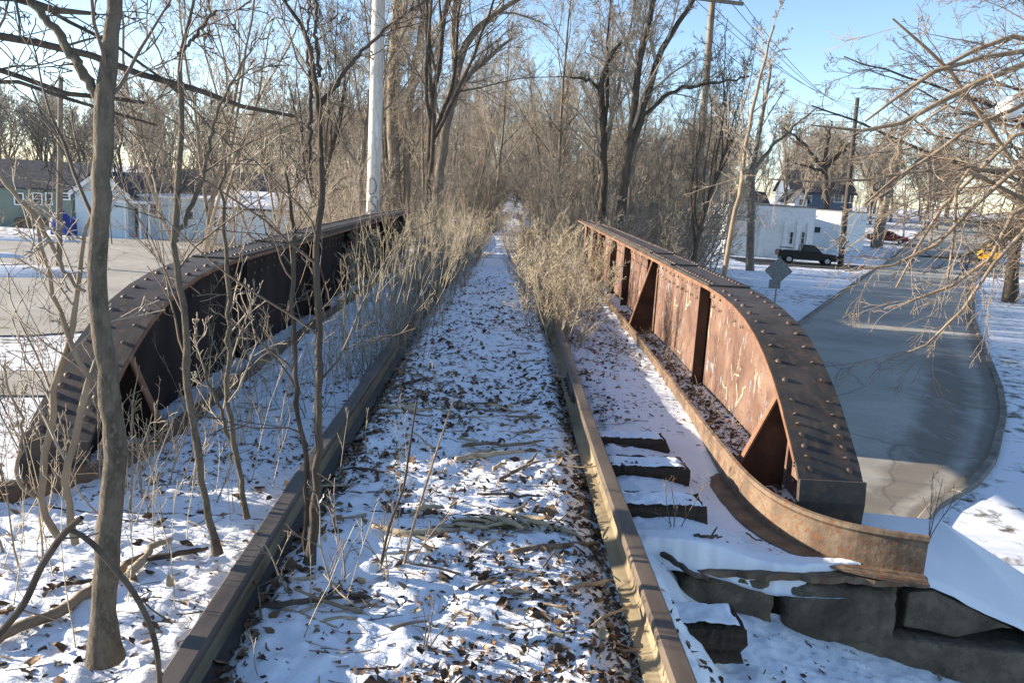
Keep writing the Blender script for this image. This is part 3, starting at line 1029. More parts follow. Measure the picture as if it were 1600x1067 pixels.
def spawn(rng, paths, radii, lens, mc, t0, t1, ang, ratio, rr, lift=0.0, tipw=0.55):
    n, k, _ = paths.shape
    m_ = mc
    t = t0 + (t1 - t0) * (np.arange(m_)[None] + rng.random((n, m_))) / m_
    f = t * (k - 1)
    i = np.minimum(f.astype(int), k - 2)
    w = (f - i)[..., None]
    r_ = np.arange(n)[:, None]
    P = paths[r_, i] * (1 - w) + paths[r_, i + 1] * w
    T = unit(paths[r_, i + 1] - paths[r_, i])
    R = radii[r_, i] * (1 - w[..., 0]) + radii[r_, i + 1] * w[..., 0]
    v = rng.normal(0, 1, (n, m_, 3))
    v = unit(v - (v * T).sum(-1, keepdims=True) * T)
    a = rng.normal(ang, 0.18, (n, m_))[..., None]
    D = T * np.cos(a) + v * np.sin(a)
    D[..., 2] += lift
    D = unit(D)
    Ls = lens[:, None] * ratio * (1 - tipw * (t - t0) / max(t1 - t0, 1e-6)) * rng.uniform(0.65, 1.25, (n, m_))
    return P.reshape(-1, 3), D.reshape(-1, 3), Ls.ravel(), (np.minimum(R * rr, R * 0.95)).ravel()


def taper(r0, k, end=0.35, minr=0.003):
    t = np.linspace(0, 1, k)[None]
    return np.maximum(r0[:, None] * (1 - (1 - end) * t), minr)


def branch_out(rng, paths, radii, lens, levels, minr):
    """levels: (count, t0, t1, angle, length ratio, radius ratio, lift, segments, sides, wiggle, rise)"""
    out = []
    for (mc, t0, t1, ang, ratio, rr, lift, seg, sides, wig, up) in levels:
        P, D, L, R = spawn(rng, paths, radii, lens, mc, t0, t1, ang, ratio, rr, lift)
        paths = grow(rng, P, D, L, seg, wig, up)
        radii = taper(R, seg + 1, 0.3, minr)
        lens = L
        out.append(tubes(paths, radii, sides))
    return out


def tree_meshes(seed, H, r0, kind, mats, minr=0.005):
    rng = np.random.default_rng(seed)
    lean = rng.normal(0, 0.06, 3); lean[2] = 1
    if kind == 'slim':
        P = grow(rng, np.zeros((1, 3)), unit(lean)[None], np.array([H]), 16, 0.05, 0.03)
        lv = [(15, 0.22, 0.97, 0.62, 0.42, 0.55, 0.25, 9, 5, 0.11, 0.07), (9, 0.15, 1, 0.65, 0.46, 0.55, 0.1, 6, 4, 0.13, 0.04),
              (8, 0.1, 1, 0.7, 0.48, 0.6, 0.05, 4, 3, 0.16, 0.03), (5, 0.1, 1, 0.7, 0.5, 0.65, 0, 2, 3, 0.2, 0.02)]
    elif kind == 'fork':
        P = grow(rng, np.zeros((1, 3)), unit(lean)[None], np.array([H * 0.75]), 12, 0.06, 0.03)
        lv = [(11, 0.14, 1.0, 0.48, 0.72, 0.68, 0.3, 11, 6, 0.10, 0.05), (8, 0.2, 1, 0.6, 0.42, 0.5, 0.1, 7, 4, 0.13, 0.03),
              (8, 0.1, 1, 0.7, 0.45, 0.6, 0.0, 4, 3, 0.16, 0.02), (5, 0.1, 1, 0.7, 0.48, 0.65, 0, 2, 3, 0.2, 0.01)]
    elif kind == 'oak':
        P = grow(rng, np.zeros((1, 3)), unit(lean)[None], np.array([H * 0.8]), 14, 0.03, 0.05)
        lv = [(26, 0.2, 1.0, 1.25, 0.5, 0.40, -0.05, 12, 5, 0.17, -0.01), (10, 0.15, 1, 0.7, 0.42, 0.5, -0.05, 7, 4, 0.13, -0.01),
              (8, 0.1, 1, 0.75, 0.45, 0.6, 0.0, 4, 3, 0.16, 0.0), (4, 0.1, 1, 0.75, 0.5, 0.65, 0, 2, 3, 0.2, 0.0)]
    else:                                   # brush: many thin stems from the ground
        ns = {'bramble': 6, 'tallshrub': 5}.get(kind, 11)
        a = rng.uniform(0, 2 * math.pi, ns)
        sp = rng.uniform(0.1, 0.55, ns)
        D = np.stack([np.cos(a) * sp, np.sin(a) * sp, np.ones(ns)], 1)
        P0 = np.stack([np.cos(a) * sp * 0.5, np.sin(a) * sp * 0.5, np.zeros(ns) - 0.1], 1)
        P = grow(rng, P0, unit(D), H * rng.uniform(0.55, 1.0, ns), 9, 0.09, 0.02)
        if kind == 'tallshrub':
            lv = [(9, 0.35, 1, 0.6, 0.34, 0.5, 0.1, 6, 3, 0.16, 0.03), (5, 0.2, 1, 0.7, 0.42, 0.6, 0.05, 4, 3, 0.18, 0.02), (3, 0.2, 1, 0.7, 0.5, 0.7, 0.0, 3, 3, 0.2, 0.0)]
        elif kind == 'bramble':
            lv = [(5, 0.2, 1, 0.6, 0.4, 0.6, 0.15, 5, 3, 0.16, 0.03), (3, 0.2, 1, 0.7, 0.45, 0.7, 0.1, 4, 3, 0.18, 0.02)]
        else:
          lv = [(9, 0.15, 1, 0.6, 0.42, 0.6, 0.15, 5, 3, 0.16, 0.03), (7, 0.1, 1, 0.7, 0.45, 0.65, 0.1, 4, 3, 0.18, 0.02), (3, 0.1, 1, 0.7, 0.5, 0.7, 0, 2, 3, 0.2, 0)]
        n = len(P)
        R = taper(np.full(n, r0) * rng.uniform(0.6, 1.1, n), 10, 0.3, minr)
        tr = tubes(P, R, 5)
        cr = merge(branch_out(rng, P, R, np.full(n, H * 0.75), lv, minr))
        return np_mesh('trunk', *tr, mats[0]), np_mesh('crown', *cr, mats[1])
    k = P.shape[1]
    R = taper(np.array([r0]), k, 0.22, minr)
    R[:, 0] *= 1.25
    P[:, 0, 2] -= 0.3
    tr = tubes(P, R, 8)
    br = branch_out(rng, P, R, np.array([H]), lv, minr)
    return np_mesh('trunk', *merge([tr, br[0]]), mats[0]), np_mesh('crown', *merge(br[1:]), mats[1])


def plant(name, meshes, label, cat, loc, rz=0.0, s=1.0, group=None, tilt=0.0):
    r = thing(name, label, cat, loc, rz, group)
    r.scale = (s, s, s)
    r.rotation_euler = (tilt * math.sin(rz * 7), tilt * math.cos(rz * 5), rz)
    link('trunk', meshes[0], r)
    link('crown', meshes[1], r)
    return r


def traced(name, lines, label, cat, mats, levels, minr=0.004, seed=0, group=None, sides=7, root=None, jitter=0.0, seg=17, knots=0.0):
    """a tree with its main stems along given point lines [(point, radius), ...]"""
    rng = np.random.default_rng(seed)
    tr, P_all, R_all = [], [], []
    for ln in lines:
        pts = np.array([np.r_[p, rr] for p, rr in ln])
        Q = smooth_line(pts, seg)
        if jitter:
            Q[1:-1, :3] += rng.normal(0, jitter, (seg - 2, 3))
        if knots:
            Q[:, 3] *= 1 + knots * rng.normal(0, 1, seg).clip(-1, 2.5)
            if len(P_all) == 0:
                Q[:3, 3] *= [1.35, 1.15, 1.05]
        P_all.append(Q[:, :3]); R_all.append(Q[:, 3])
    P, R = np.array(P_all), np.array(R_all)
    if root is None:
        root = P[0, 0]
    P = P - root
    tr = tubes(P, R, sides)
    lens = np.linalg.norm(np.diff(P, axis=1), axis=2).sum(1)
    r = thing(name, label, cat, tuple(root), 0, group)
    link('trunk', np_mesh('trunk', *tr, mats[0]), r)
    if levels:
        link('crown', np_mesh('crown', *merge(branch_out(rng, P, R, lens, levels, minr)), mats[1]), r)
    return r


def px(Y, *pts):
    """points given as (u, v, width in photo pixels[, other distance])"""
    out = []
    for p in pts:
        y = p[3] if len(p) > 3 else Y
        q = A(p[0], p[1], y)
        out.append((q, p[2] / F_PX * y / 2))
    return out


TW_THIN = [(7, 0.25, 1, 0.7, 0.34, 0.5, 0.15, 5, 3, 0.14, 0.03), (4, 0.2, 1, 0.6, 0.42, 0.6, 0.1, 4, 3, 0.16, 0.02), (2, 0.2, 1, 0.6, 0.45, 0.7, 0, 3, 3, 0.16, 0)]

# -- the saplings growing on the bank and deck in the left foreground
traced('sapling', [
    px(2.33, (165, 1030, 47), (163, 1000, 42), (162, 930, 38), (172, 800, 39), (179, 740, 37), (180, 690, 34), (167, 575, 30), (149, 462, 29), (156, 350, 27), (160, 300, 27), (164, 170, 29), (172, 75, 23), (178, 0, 21), (184, -120, 18), (186, -260, 13)),
    px(2.33, (160, 168, 18), (148, 145, 16), (126, 108, 14), (100, 66, 13), (72, 30, 12), (45, 0, 11), (0, -60, 9), (-50, -120, 6))],
    'thickest sapling in the left foreground, grey trunk forking near the top', 'sapling', (M['bark_grey'], M['twig_dark']),
    [(5, 0.55, 1, 0.8, 0.28, 0.28, 0.05, 7, 4, 0.12, 0.02), (6, 0.15, 1, 0.6, 0.42, 0.5, 0.1, 5, 3, 0.15, 0.02), (3, 0.2, 1, 0.6, 0.45, 0.6, 0, 4, 3, 0.16, 0)], 0.0022, 4, sides=14, jitter=0.003, seg=44, knots=0.05)
traced('sapling', [
    px(3.1, (340, 866, 14), (335, 850, 12), (318, 770, 12), (301, 660, 12), (292, 560, 11), (287, 480, 11), (272, 400, 10), (275, 300, 9), (284, 220, 9), (283, 150, 8), (277, 95, 7), (290, 50, 5), (303, 0, 4), (312, -60, 3)),
    px(3.1, (276, 370, 7), (304, 311, 7), (322, 260, 6), (328, 225, 5), (340, 170, 4), (372, 110, 3), (400, 60, 2)),
    px(3.1, (279, 88, 5), (298, 62, 5), (316, 42, 5), (334, 20, 4), (339, 17, 4))],
    'slim sapling between the thick trunk and the left rail, leaning slightly left', 'sapling', (M['bark_grey'], M['twig_dark']),
    [(9, 0.3, 1, 0.75, 0.34, 0.45, 0.1, 6, 3, 0.13, 0.03), (4, 0.2, 1, 0.6, 0.42, 0.6, 0.1, 4, 3, 0.16, 0.02), (2, 0.2, 1, 0.6, 0.45, 0.7, 0, 3, 3, 0.16, 0)], 0.0022, 11, jitter=0.004, seg=30, knots=0.07)
traced('sapling', [
    px(3.0, (484, 880, 17), (486, 850, 15), (494, 780, 14), (499, 690, 13), (497, 590, 12), (498, 480, 12), (493, 400, 11), (502, 300, 10), (503, 240, 10), (499, 165, 9), (491, 105, 7), (480, 56, 7), (471, 34, 6), (440, 0, 5), (410, -50, 3)),
    px(3.0, (500, 166, 7), (516, 145, 7), (550, 97, 6), (590, 55, 5), (640, 18, 4), (690, -20, 3)),
    px(3.02, (478, 860, 9), (480, 780, 9), (481, 700, 9), (467, 672, 8), (462, 600, 8), (459, 500, 7), (461, 400, 7), (455, 330, 5), (446, 270, 4)),
    px(3.0, (500, 120, 6), (492, 60, 6), (494, 0, 5), (498, -70, 3)),
    px(3.05, (484, 250, 6), (486, 176, 6), (484, 112, 5), (478, 60, 4), (484, 0, 3))],
    'clump sapling with dark stems rising from the inner side of the left rail', 'sapling', (M['bark_dark'], M['twig_dark']),
    [(8, 0.3, 1, 0.8, 0.34, 0.45, 0.05, 6, 3, 0.14, 0.03), (4, 0.2, 1, 0.6, 0.42, 0.6, 0.1, 4, 3, 0.16, 0.02), (2, 0.2, 1, 0.6, 0.45, 0.7, 0, 3, 3, 0.16, 0)], 0.0022, 21, jitter=0.004, seg=30, knots=0.07)
traced('sapling', [
    px(3.3, (386, 810, 9), (376, 750, 9), (364, 668, 9), (353, 612, 8), (360, 537, 8), (358, 470, 8), (356, 406, 7), (348, 350, 6), (344, 300, 5), (352, 250, 4)),
    px(3.35, (378, 790, 7), (372, 730, 7), (352, 660, 6), (328, 610, 5), (312, 560, 4), (306, 500, 3))],
    'thin twisted sapling just left of the left rail, behind the slim leaning one', 'sapling', (M['bark_grey'], M['twig']),
    TW_THIN, 0.0022, 31, jitter=0.005, seg=28, knots=0.07)
traced('bush', [
    px(2.9, (90, 838, 13), (70, 800, 12), (56, 776, 11), (73, 744, 12), (77, 631, 11), (94, 564, 10), (109, 534, 10), (120, 451, 8), (129, 399, 7), (141, 350, 6), (150, 290, 4)),
    px(2.9, (118, 850, 13), (103, 790, 12), (103, 747, 12), (124, 640, 11), (143, 588, 10), (122, 562, 9), (105, 526, 8), (90, 492, 8), (81, 425, 7), (60, 372, 6), (48, 310, 4)),
    px(2.9, (56, 776, 8), (28, 753, 7), (32, 690, 6), (36, 660, 5), (20, 620, 4), (4, 570, 3)),
    px(2.85, (-20, 250, 6), (12, 290, 7), (45, 325, 8), (62, 350, 8), (90, 400, 7), (112, 440, 6), (133, 455, 5))],
    'multi stemmed bush at the far left in front of the left girder end', 'bush', (M['bark_tan'], M['twig']),
    TW_THIN, 0.0022, 41, jitter=0.006)
traced('sapling', [px(2.6, (595, 880, 5), (610, 815, 5), (632, 760, 4), (640, 700, 4), (651, 625, 3)), ],
    'left of two upright bare shoots standing between the rails', 'sapling', (M['bark_dark'], M['twig']), None, seed=51)
traced('sapling', [px(2.6, (632, 880, 5), (646, 820, 4), (668, 750, 4), (690, 680, 3), (712, 615, 2)), px(2.6, (652, 805, 3), (665, 780, 2), (690, 757, 2), (706, 752, 1.5))],
    'right of two upright bare shoots standing between the rails', 'sapling', (M['stick'], M['twig']), None, seed=52)
traced('branch', [px(1.75, (-30, 1010, 13), (0, 990, 13), (38, 944, 12), (64, 884, 12), (101, 830, 12), (128, 808, 9)), px(1.75, (108, 826, 8), (139, 840, 10), (169, 877, 10), (206, 918, 10), (232, 967, 10), (246, 1012, 10), (251, 1090, 9))],
    'snapped dark branch bent into an upside down V at the lower left corner', 'branch', (M['stick_dark'], M['twig_dark']), [(2, 0.2, 0.9, 0.7, 0.3, 0.4, 0, 4, 3, 0.1, 0)], 0.0025, 61)

# twiggy shoots tangled before the left girder: thin brambles on the bank
for k, (u, v, Y, h, lab) in enumerate([(60, 800, 3.2, 1.0, 'pale bramble tangle at the outer edge of the left bank'), (150, 770, 3.45, 1.0, 'pale bramble tangle right behind the thickest trunk'),
                                       (250, 740, 3.9, 0.9, 'low pale bramble in the shade of the left girder'), (420, 640, 5.2, 1.1, 'pale shrub left of the left rail, half way along the girder'),
                                       (350, 560, 5.8, 1.1, 'thin shrub close against the dark left girder'), (560, 870, 2.95, 0.6, 'small twiggy shrub between clump sapling and upright shoots'),
                                       (600, 540, 6.6, 1.1, 'grey shrub spilling over the left rail before the tall weeds'), (510, 560, 5.6, 1.2, 'pale tangled shrub between clump sapling and left girder')]):
    ms = tree_meshes(300 + k, h, 0.006, 'bramble', (M['twig_tan'] if k % 2 == 0 else M['twig'], M['twig_tan'] if k != 6 else M['twig']), 0.0018)
    p = A(u, v, Y)
    plant('bramble_bush', ms, lab, 'bush', (p[0], Y, float(near_z(p[0], Y)) if Y < 3.6 or p[0] > -2.2 else -0.1), k * 1.3, 1.0)

for k, (x, y, h, lab) in enumerate([(-3.6, 5.2, 5.6, 'tall pale shrub rising beside the near foot of the left girder'), (-4.6, 6.8, 6.2, 'tall pale shrub by the road left of the left girder, nearer of two'),
                                    (-3.4, 8.0, 6.0, 'tall pale shrub behind the curve of the left girder'), (-5.6, 9.5, 6.8, 'tall pale shrub by the road left of the left girder, farther of two'),
                                    (-3.5, 11.5, 6.2, 'tall shrub half way along the outside of the left girder'), (-4.2, 15.0, 6.5, 'tall shrub outside the far half of the left girder'), (-6.5, 19.5, 6.5, 'tall shrub at the far left foot of the bridge')]):
    plant('tall_shrub', tree_meshes(380 + k, h, 0.012, 'tallshrub', (M['bark_grey'], M['twig_tan'] if k % 2 else M['twig']), 0.0026), lab, 'shrub', (x, y, LOW), k * 1.1, 1.0)

# -- a tree beyond the left edge of the picture reaching its dark dead limbs in
TREE_L = (-5.2, 4.4)
tl_base = np.array([TREE_L[0], TREE_L[1], -1.4])
traced('overhanging_tree', [
    [(tl_base, 0.17), (tl_base + [0.1, 0, 2.5], 0.15), (tl_base + [0.25, -0.1, 5.0], 0.13), (tl_base + [0.2, 0.1, 8.0], 0.09), (tl_base + [0.4, 0, 11], 0.04)],
    [(tl_base + [0.2, -0.05, 3.9], 0.05)] + px(4.1, (0, 52, 11), (100, 80, 11), (160, 100, 10), (200, 115, 10), (270, 130, 9), (320, 145, 8), (400, 165, 6), (460, 182, 5)),
    [(tl_base + [0.18, -0.05, 3.6], 0.04)] + px(4.3, (0, 107, 8), (60, 127, 8), (120, 147, 8), (160, 152, 7), (225, 161, 5)),
    [(tl_base + [0.15, -0.05, 3.4], 0.03)] + px(4.0, (0, 131, 6), (60, 135, 6), (110, 150, 6), (150, 168, 5), (245, 196, 3)),
    [(tl_base + [0.2, -0.05, 4.2], 0.045)] + px(4.0, (0, 6, 14), (60, 4, 13), (115, 9, 9), (150, 22, 5)),
    [(tl_base + [0.2, -0.05, 4.1], 0.03)] + px(4.4, (-20, -30, 7), (75, 8, 6), (110, 38, 6), (160, 62, 5), (200, 90, 5), (235, 112, 4), (290, 150, 3))],
    'tree outside the left edge reaching dark dead limbs across the upper left', 'tree', (M['bark_dark'], M['twig_dark']),
    [(7, 0.3, 1, 0.75, 0.22, 0.4, 0.0, 6, 4, 0.13, 0.0), (5, 0.2, 1, 0.65, 0.45, 0.5, 0.0, 5, 3, 0.15, 0.0), (3, 0.2, 1, 0.6, 0.5, 0.6, 0, 4, 3, 0.16, 0)], 0.0028, 71, jitter=0.012)

# -- a tree beyond the right edge with tan sunlit branches hanging in
tb = np.array([7.6, 6.4, -3.6])
traced('overhanging_tree', [
    [(tb, 0.16), (tb + [-0.1, 0, 2.5], 0.14), (tb + [-0.2, -0.1, 5.0], 0.12), (tb + [-0.1, 0.1, 7.5], 0.08), (tb + [0, 0, 10], 0.03)],
    [(tb + [-0.2, -0.1, 5.6], 0.045)] + px(6.2, (1640, 70, 10), (1600, 86, 10), (1564, 109, 9), (1522, 135, 9), (1477, 161, 9), (1440, 184, 8), (1402, 201, 7), (1365, 214, 7), (1335, 210, 5), (1290, 202, 4), (1268, 196, 2)),
    [(tb + [-0.2, -0.1, 5.8], 0.04)] + px(6.3, (1640, 72, 8), (1600, 79, 8), (1549, 88, 8), (1496, 90, 8), (1470, 103, 7), (1444, 126, 6), (1410, 142, 6), (1380, 157, 5), (1361, 169, 4), (1352, 190, 3)),
    [(tb + [-0.2, -0.1, 6.0], 0.04)] + px(6.5, (1640, 60, 8), (1600, 52, 8), (1567, 49, 8), (1530, 60, 7), (1500, 80, 7), (1459, 109, 5), (1420, 135, 3)),
    [(tb + [-0.2, -0.1, 6.2], 0.03)] + px(6.3, (1620, 300, 6), (1537, 202, 7), (1526, 169, 7), (1515, 139, 7), (1489, 109, 7), (1470, 82, 6), (1440, 52, 5), (1395, 30, 3)),
    [(tb + [-0.15, -0.05, 4.6], 0.04)] + px(5.8, (1640, 215, 9), (1600, 240, 8), (1560, 285, 8), (1522, 322, 7), (1492, 360, 6), (1455, 394, 6), (1420, 418, 5), (1380, 432, 4), (1335, 434, 3), (1320, 424, 2)),
    [(tb + [-0.15, -0.05, 4.4], 0.035)] + px(5.6, (1650, 280, 8), (1600, 310, 8), (1575, 350, 7), (1537, 391, 7), (1515, 420, 6), (1505, 455, 5), (1485, 466, 4), (1444, 481, 4), (1425, 470, 3)),
    [(tb + [-0.15, -0.05, 4.3], 0.03)] + px(5.5, (1650, 320, 7), (1590, 345, 7), (1560, 400, 6), (1530, 450, 5), (1500, 500, 4), (1470, 530, 4), (1430, 564, 4), (1402, 574, 3), (1374, 569, 2)),
    [(tb + [-0.15, -0.05, 4.8], 0.035)] + px(6.0, (1640, 180, 8), (1590, 205, 7), (1545, 245, 7), (1515, 290, 6), (1440, 350, 5), (1420, 400, 4), (1400, 450, 3)),
    [(tb + [-0.15, -0.05, 5.2], 0.03)] + px(6.4, (1640, 130, 7), (1580, 160, 7), (1530, 190, 6), (1490, 220, 6), (1440, 265, 5), (1395, 300, 4), (1350, 320, 3)),
    [(tb + [-0.15, -0.05, 5.2], 0.03)] + px(6.0, (1640, 255, 6), (1560, 272, 6), (1480, 278, 5), (1380, 278, 4), (1280, 281, 3), (1200, 280, 2)),
    [(tb + [-0.15, -0.05, 4.5], 0.03)] + px(5.9, (1640, 330, 7), (1570, 305, 6), (1520, 260, 6), (1488, 230, 6), (1490, 330, 5), (1487, 400, 4), (1480, 440, 3))],
    'tree outside the right edge hanging tan sunlit branches over the road', 'tree', (M['bark_tan'], M['twig_tan']),
    [(15, 0.25, 1, 0.75, 0.25, 0.36, -0.1, 8, 4, 0.10, -0.02), (7, 0.15, 1, 0.6, 0.45, 0.55, 0.0, 5, 3, 0.12, -0.01), (3, 0.15, 1, 0.6, 0.5, 0.65, 0, 4, 3, 0.13, 0)], 0.0019, 81, jitter=0.02)

# -- tall trees on the bank beyond the bridge, their stems traced
TALL = [(10, 0.3, 1, 0.65, 0.30, 0.45, 0.15, 7, 4, 0.12, 0.03), (6, 0.15, 1, 0.65, 0.42, 0.55, 0.05, 5, 3, 0.14, 0.02), (6, 0.1, 1, 0.7, 0.45, 0.6, 0, 3, 3, 0.16, 0.01), (3, 0.1, 1, 0.7, 0.5, 0.7, 0, 2, 3, 0.2, 0)]
traced('forked_tree', [
    px(21.5, (966, 372, 17), (969, 352, 15), (980, 255, 14), (991, 180, 12), (995, 105, 10), (1010, 56, 9), (1021, 0, 8), (1030, -80, 6), (1040, -200, 3)),
    px(21.5, (979, 258, 11), (1002, 187, 10), (1014, 142, 11), (1025, 94, 10), (1047, 56, 8), (1085, 0, 7), (1130, -90, 4)),
    px(21.5, (1001, 188, 6), (1040, 150, 6), (1070, 135, 6), (1122, 131, 4), (1170, 120, 3))],
    'dark forked tree behind the far end of the right girder', 'tree', (M['bark_dark'], M['twig']), TALL, 0.006, 91, jitter=0.02)
traced('dead_topped_tree', [
    px(22.5, (941, 365, 13), (944, 300, 12), (944, 244, 11), (940, 161, 10), (937, 109, 9), (950, 92, 7), (961, 82, 6), (972, 64, 4)),
    px(22.5, (944, 220, 6), (950, 150, 5), (948, 80, 4), (955, 0, 3), (955, -90, 2)),
    px(22.5, (938, 140, 5), (920, 125, 5), (905, 122, 4), (890, 122, 2))],
    'dark tree with a snapped crooked top just right of the snowy path', 'tree', (M['bark_dark'], M['twig']), TALL, 0.006, 92, jitter=0.02)
traced('leaning_tree', [
    px(24, (676, 345, 17), (681, 319, 16), (690, 250, 15), (696, 206, 14), (711, 120, 13), (730, 56, 11), (752, 34, 9), (800, 7, 7), (860, -40, 4)),
    px(24, (700, 190, 9), (718, 130, 8), (760, 95, 7), (785, 72, 5), (800, 60, 3)),
    px(24, (711, 118, 9), (708, 50, 8), (712, -30, 7), (720, -140, 4))],
    'thick tree leaning right over the path, right of the white pole', 'tree', (M['bark_wood'], M['twig']), TALL, 0.006, 93, jitter=0.02)
traced('straight_tree', [
    px(27, (618, 350, 20), (616, 262, 18), (613, 150, 17), (617, 75, 16), (622, 0, 14), (625, -120, 9), (630, -260, 4)),
    px(27, (635, 330, 11), (637, 200, 10), (648, 100, 10), (665, 10, 8), (690, -90, 4))],
    'straight thick tree standing directly behind the white pole', 'tree', (M['bark_wood'], M['twig']), TALL, 0.006, 94, jitter=0.02)
traced('slanting_sapling', [
    px(16, (1128, 450, 8), (1135, 410, 8), (1141, 360, 8), (1157, 315, 7), (1162, 250, 6), (1180, 150, 5), (1210, 40, 3))],
    'tan sapling slanting up right behind the flat part of the right girder', 'sapling', (M['bark_tan'], M['twig']), TALL, 0.005, 95, jitter=0.01)
traced('old_tree', [
    px(62, (1172, 425, 14), (1174, 380, 12), (1175, 330, 12), (1172, 290, 11), (1180, 230, 8), (1195, 160, 6), (1205, 100, 3)),
    px(62, (1174, 290, 7), (1150, 230, 6), (1120, 180, 4), (1100, 130, 2)), px(62, (1175, 270, 7), (1215, 220, 5), (1250, 190, 3), (1275, 170, 2))],
    'old broad tree in front of the long white building', 'tree', (M['bark_wood'], M['twig']), TALL, 0.012, 96, jitter=0.05)
traced('oak_tree', [
    px(105, (1293, 335, 9), (1290, 290, 8), (1288, 262, 8), (1290, 230, 5), (1300, 195, 3)),
    px(105, (1288, 265, 6), (1265, 235, 5), (1245, 215, 4), (1225, 200, 2)), px(105, (1289, 262, 6), (1315, 240, 5), (1335, 215, 3), (1345, 200, 2)), px(105, (1289, 270, 5), (1262, 260, 4), (1240, 255, 2))],
    'round crowned dark tree above the white block with the window', 'tree', (M['bark_dark'], M['twig_dark']), TALL, 0.02, 97, jitter=0.08)

# -- stands of trees, copied from a few grown ones
slim = [tree_meshes(100 + k, 13, 0.10, 'slim', (M['bark_wood'], M['twig']), 0.006) for k in range(4)]
fork = [tree_meshes(120 + k, 12, 0.125, 'fork', (M['bark_wood'] if k % 2 else M['bark_dark'], M['twig'] if k % 2 else M['twig_dark']), 0.006) for k in range(3)]
brush = [tree_meshes(140 + k, 3.4, 0.022, 'brush', (M['bark_wood'], M['twig']), 0.0045) for k in range(3)]
far_mesh = [tree_meshes(160 + k, 13, 0.19, 'fork', (M['bark_wood'], M['twig']), 0.016) for k in range(3)]
oak = tree_meshes(180, 15, 0.26, 'oak', (M['bark_dark'], M['twig_dark']), 0.007)
rt = random.Random(11)


def stand(n, xr_, yr_, meshes, label, group, smin, smax, name='bare_tree', cat='tree', keep=None, gap=1.0, kinds=None, bands=('near the bridge', 'half way along', 'far along')):
    done = []
    tries = 0
    while len(done) < n and tries < n * 40:
        tries += 1
        x, y = rt.uniform(*xr_), rt.uniform(*yr_)
        if any((x - a) ** 2 + (y - b) ** 2 < gap * gap for a, b in done) or (keep and not keep(x, y)):
            continue
        done.append((x, y))
        kx, dx = rt.randrange(len(meshes)), (y - yr_[0]) / (yr_[1] - yr_[0])
        lb, gp = label, group
        if kinds:
            lb = ('%s %s, %s' % (kinds[kx * len(kinds) // len(meshes)], label, bands[int(dx * len(bands))]))
            gp = '%s %s %s' % (group, kinds[kx * len(kinds) // len(meshes)], bands[int(dx * len(bands))])
        plant(name, meshes[kx], lb, cat, (x, y, float(ground_z(x, y)) - 0.05), rt.uniform(0, 6.28), rt.uniform(smin, smax), gp, 0.06)


two = ('slender tree', 'forking tree')
stand(21, (-9, -1.9), (21, 70), slim[:4] + fork, 'in the thicket left of the snowy path', 'thicket left of the path', 0.5, 0.95, gap=1.3, kinds=two)
stand(32, (1.9, 11), (20.5, 70), slim[:4] + fork, 'in the thicket right of the snowy path', 'thicket right of the path', 0.45, 0.8, gap=1.3, keep=lambda x, y: x < 0.225 * y + 0.4, kinds=two)
stand(52, (-7.5, -0.2), (19.6, 62), brush, 'grey brush on the bank left of the path', 'brush left of the path', 0.6, 1.2, 'brush_bush', 'bush', gap=0.8, keep=lambda x, y: x < path_x(y) - 1.0, kinds=('dense', 'sparse'))
stand(56, (0.9, 11.0), (19.6, 62), brush, 'grey brush on the bank right of the path', 'brush right of the path', 0.6, 1.1, 'brush_bush', 'bush', gap=0.8, keep=lambda x, y: path_x(y) + 0.9 < x < 0.23 * y + 0.3, kinds=('dense', 'sparse'))
stand(20, (4.5, 12), (21, 56), brush, 'tall scrub bush on the low ground right of the far bank', 'scrub right of the far bank', 1.3, 2.1, 'scrub_bush', 'bush', gap=1.2, keep=lambda x, y: x < 0.20 * y + 0.3)
stand(10, (-12, -4.5), (21, 50), brush, 'tall scrub bush on the low ground left of the far bank', 'scrub left of the far bank', 1.3, 2.0, 'scrub_bush', 'bush', gap=1.4, keep=lambda x, y: x > -0.21 * y)
stand(24, (-6, 6), (56, 100), slim + fork[:1], 'bare tree closing the far end of the snowy path', 'trees at the end of the path', 0.5, 0.9, name='wood_tree', keep=lambda x, y: abs(x - path_x(y)) > 0.9 or y > 84, gap=1.1)
stand(30, (-6, 6), (54, 98), brush, 'grey brush bush crowding the far end of the snowy path', 'brush at the end of the path', 0.8, 1.4, 'wood_brush', 'bush', gap=0.9, keep=lambda x, y: abs(x - path_x(y)) > 0.6 or y > 76)
stand(84, (-105, -9), (74, 125), far_mesh, 'in the wood behind the houses at the left', 'wood behind the left houses', 0.75, 1.15, 'wood_tree', gap=2.2, kinds=('grey tree', 'brown tree', 'twiggy tree'), bands=('close behind them', 'deeper in', 'deepest in'))
stand(40, (-75, -10), (70, 90), brush, 'scrub bush along the back of the houses at the left', 'scrub behind the left houses', 1.0, 1.7, 'scrub_bush', 'bush', gap=1.4)
stand(9, (-30, -9.5), (46, 66), slim, 'thin bare tree standing on the flat between the left houses and the bank', 'trees between houses and bank', 0.4, 0.7, gap=2.5)
stand(26, (8, 24), (92, 140), far_mesh, 'bare tree in the wood behind the long white building', 'trees behind the white building', 0.6, 1.0, 'wood_tree', gap=2.5)
stand(76, (34, 140), (110, 180), far_mesh, 'on the rise at the far end of the road', 'trees on the rise', 0.8, 1.3, 'rise_tree', gap=2.6, keep=lambda x, y: not (0.55 * y - 3 < x < 0.62 * y + 2) and (x < 0.24 * y or x > 0.33 * y or y > 138), kinds=('grey tree', 'brown tree', 'twiggy tree'), bands=('nearer', 'farther', 'farthest'))
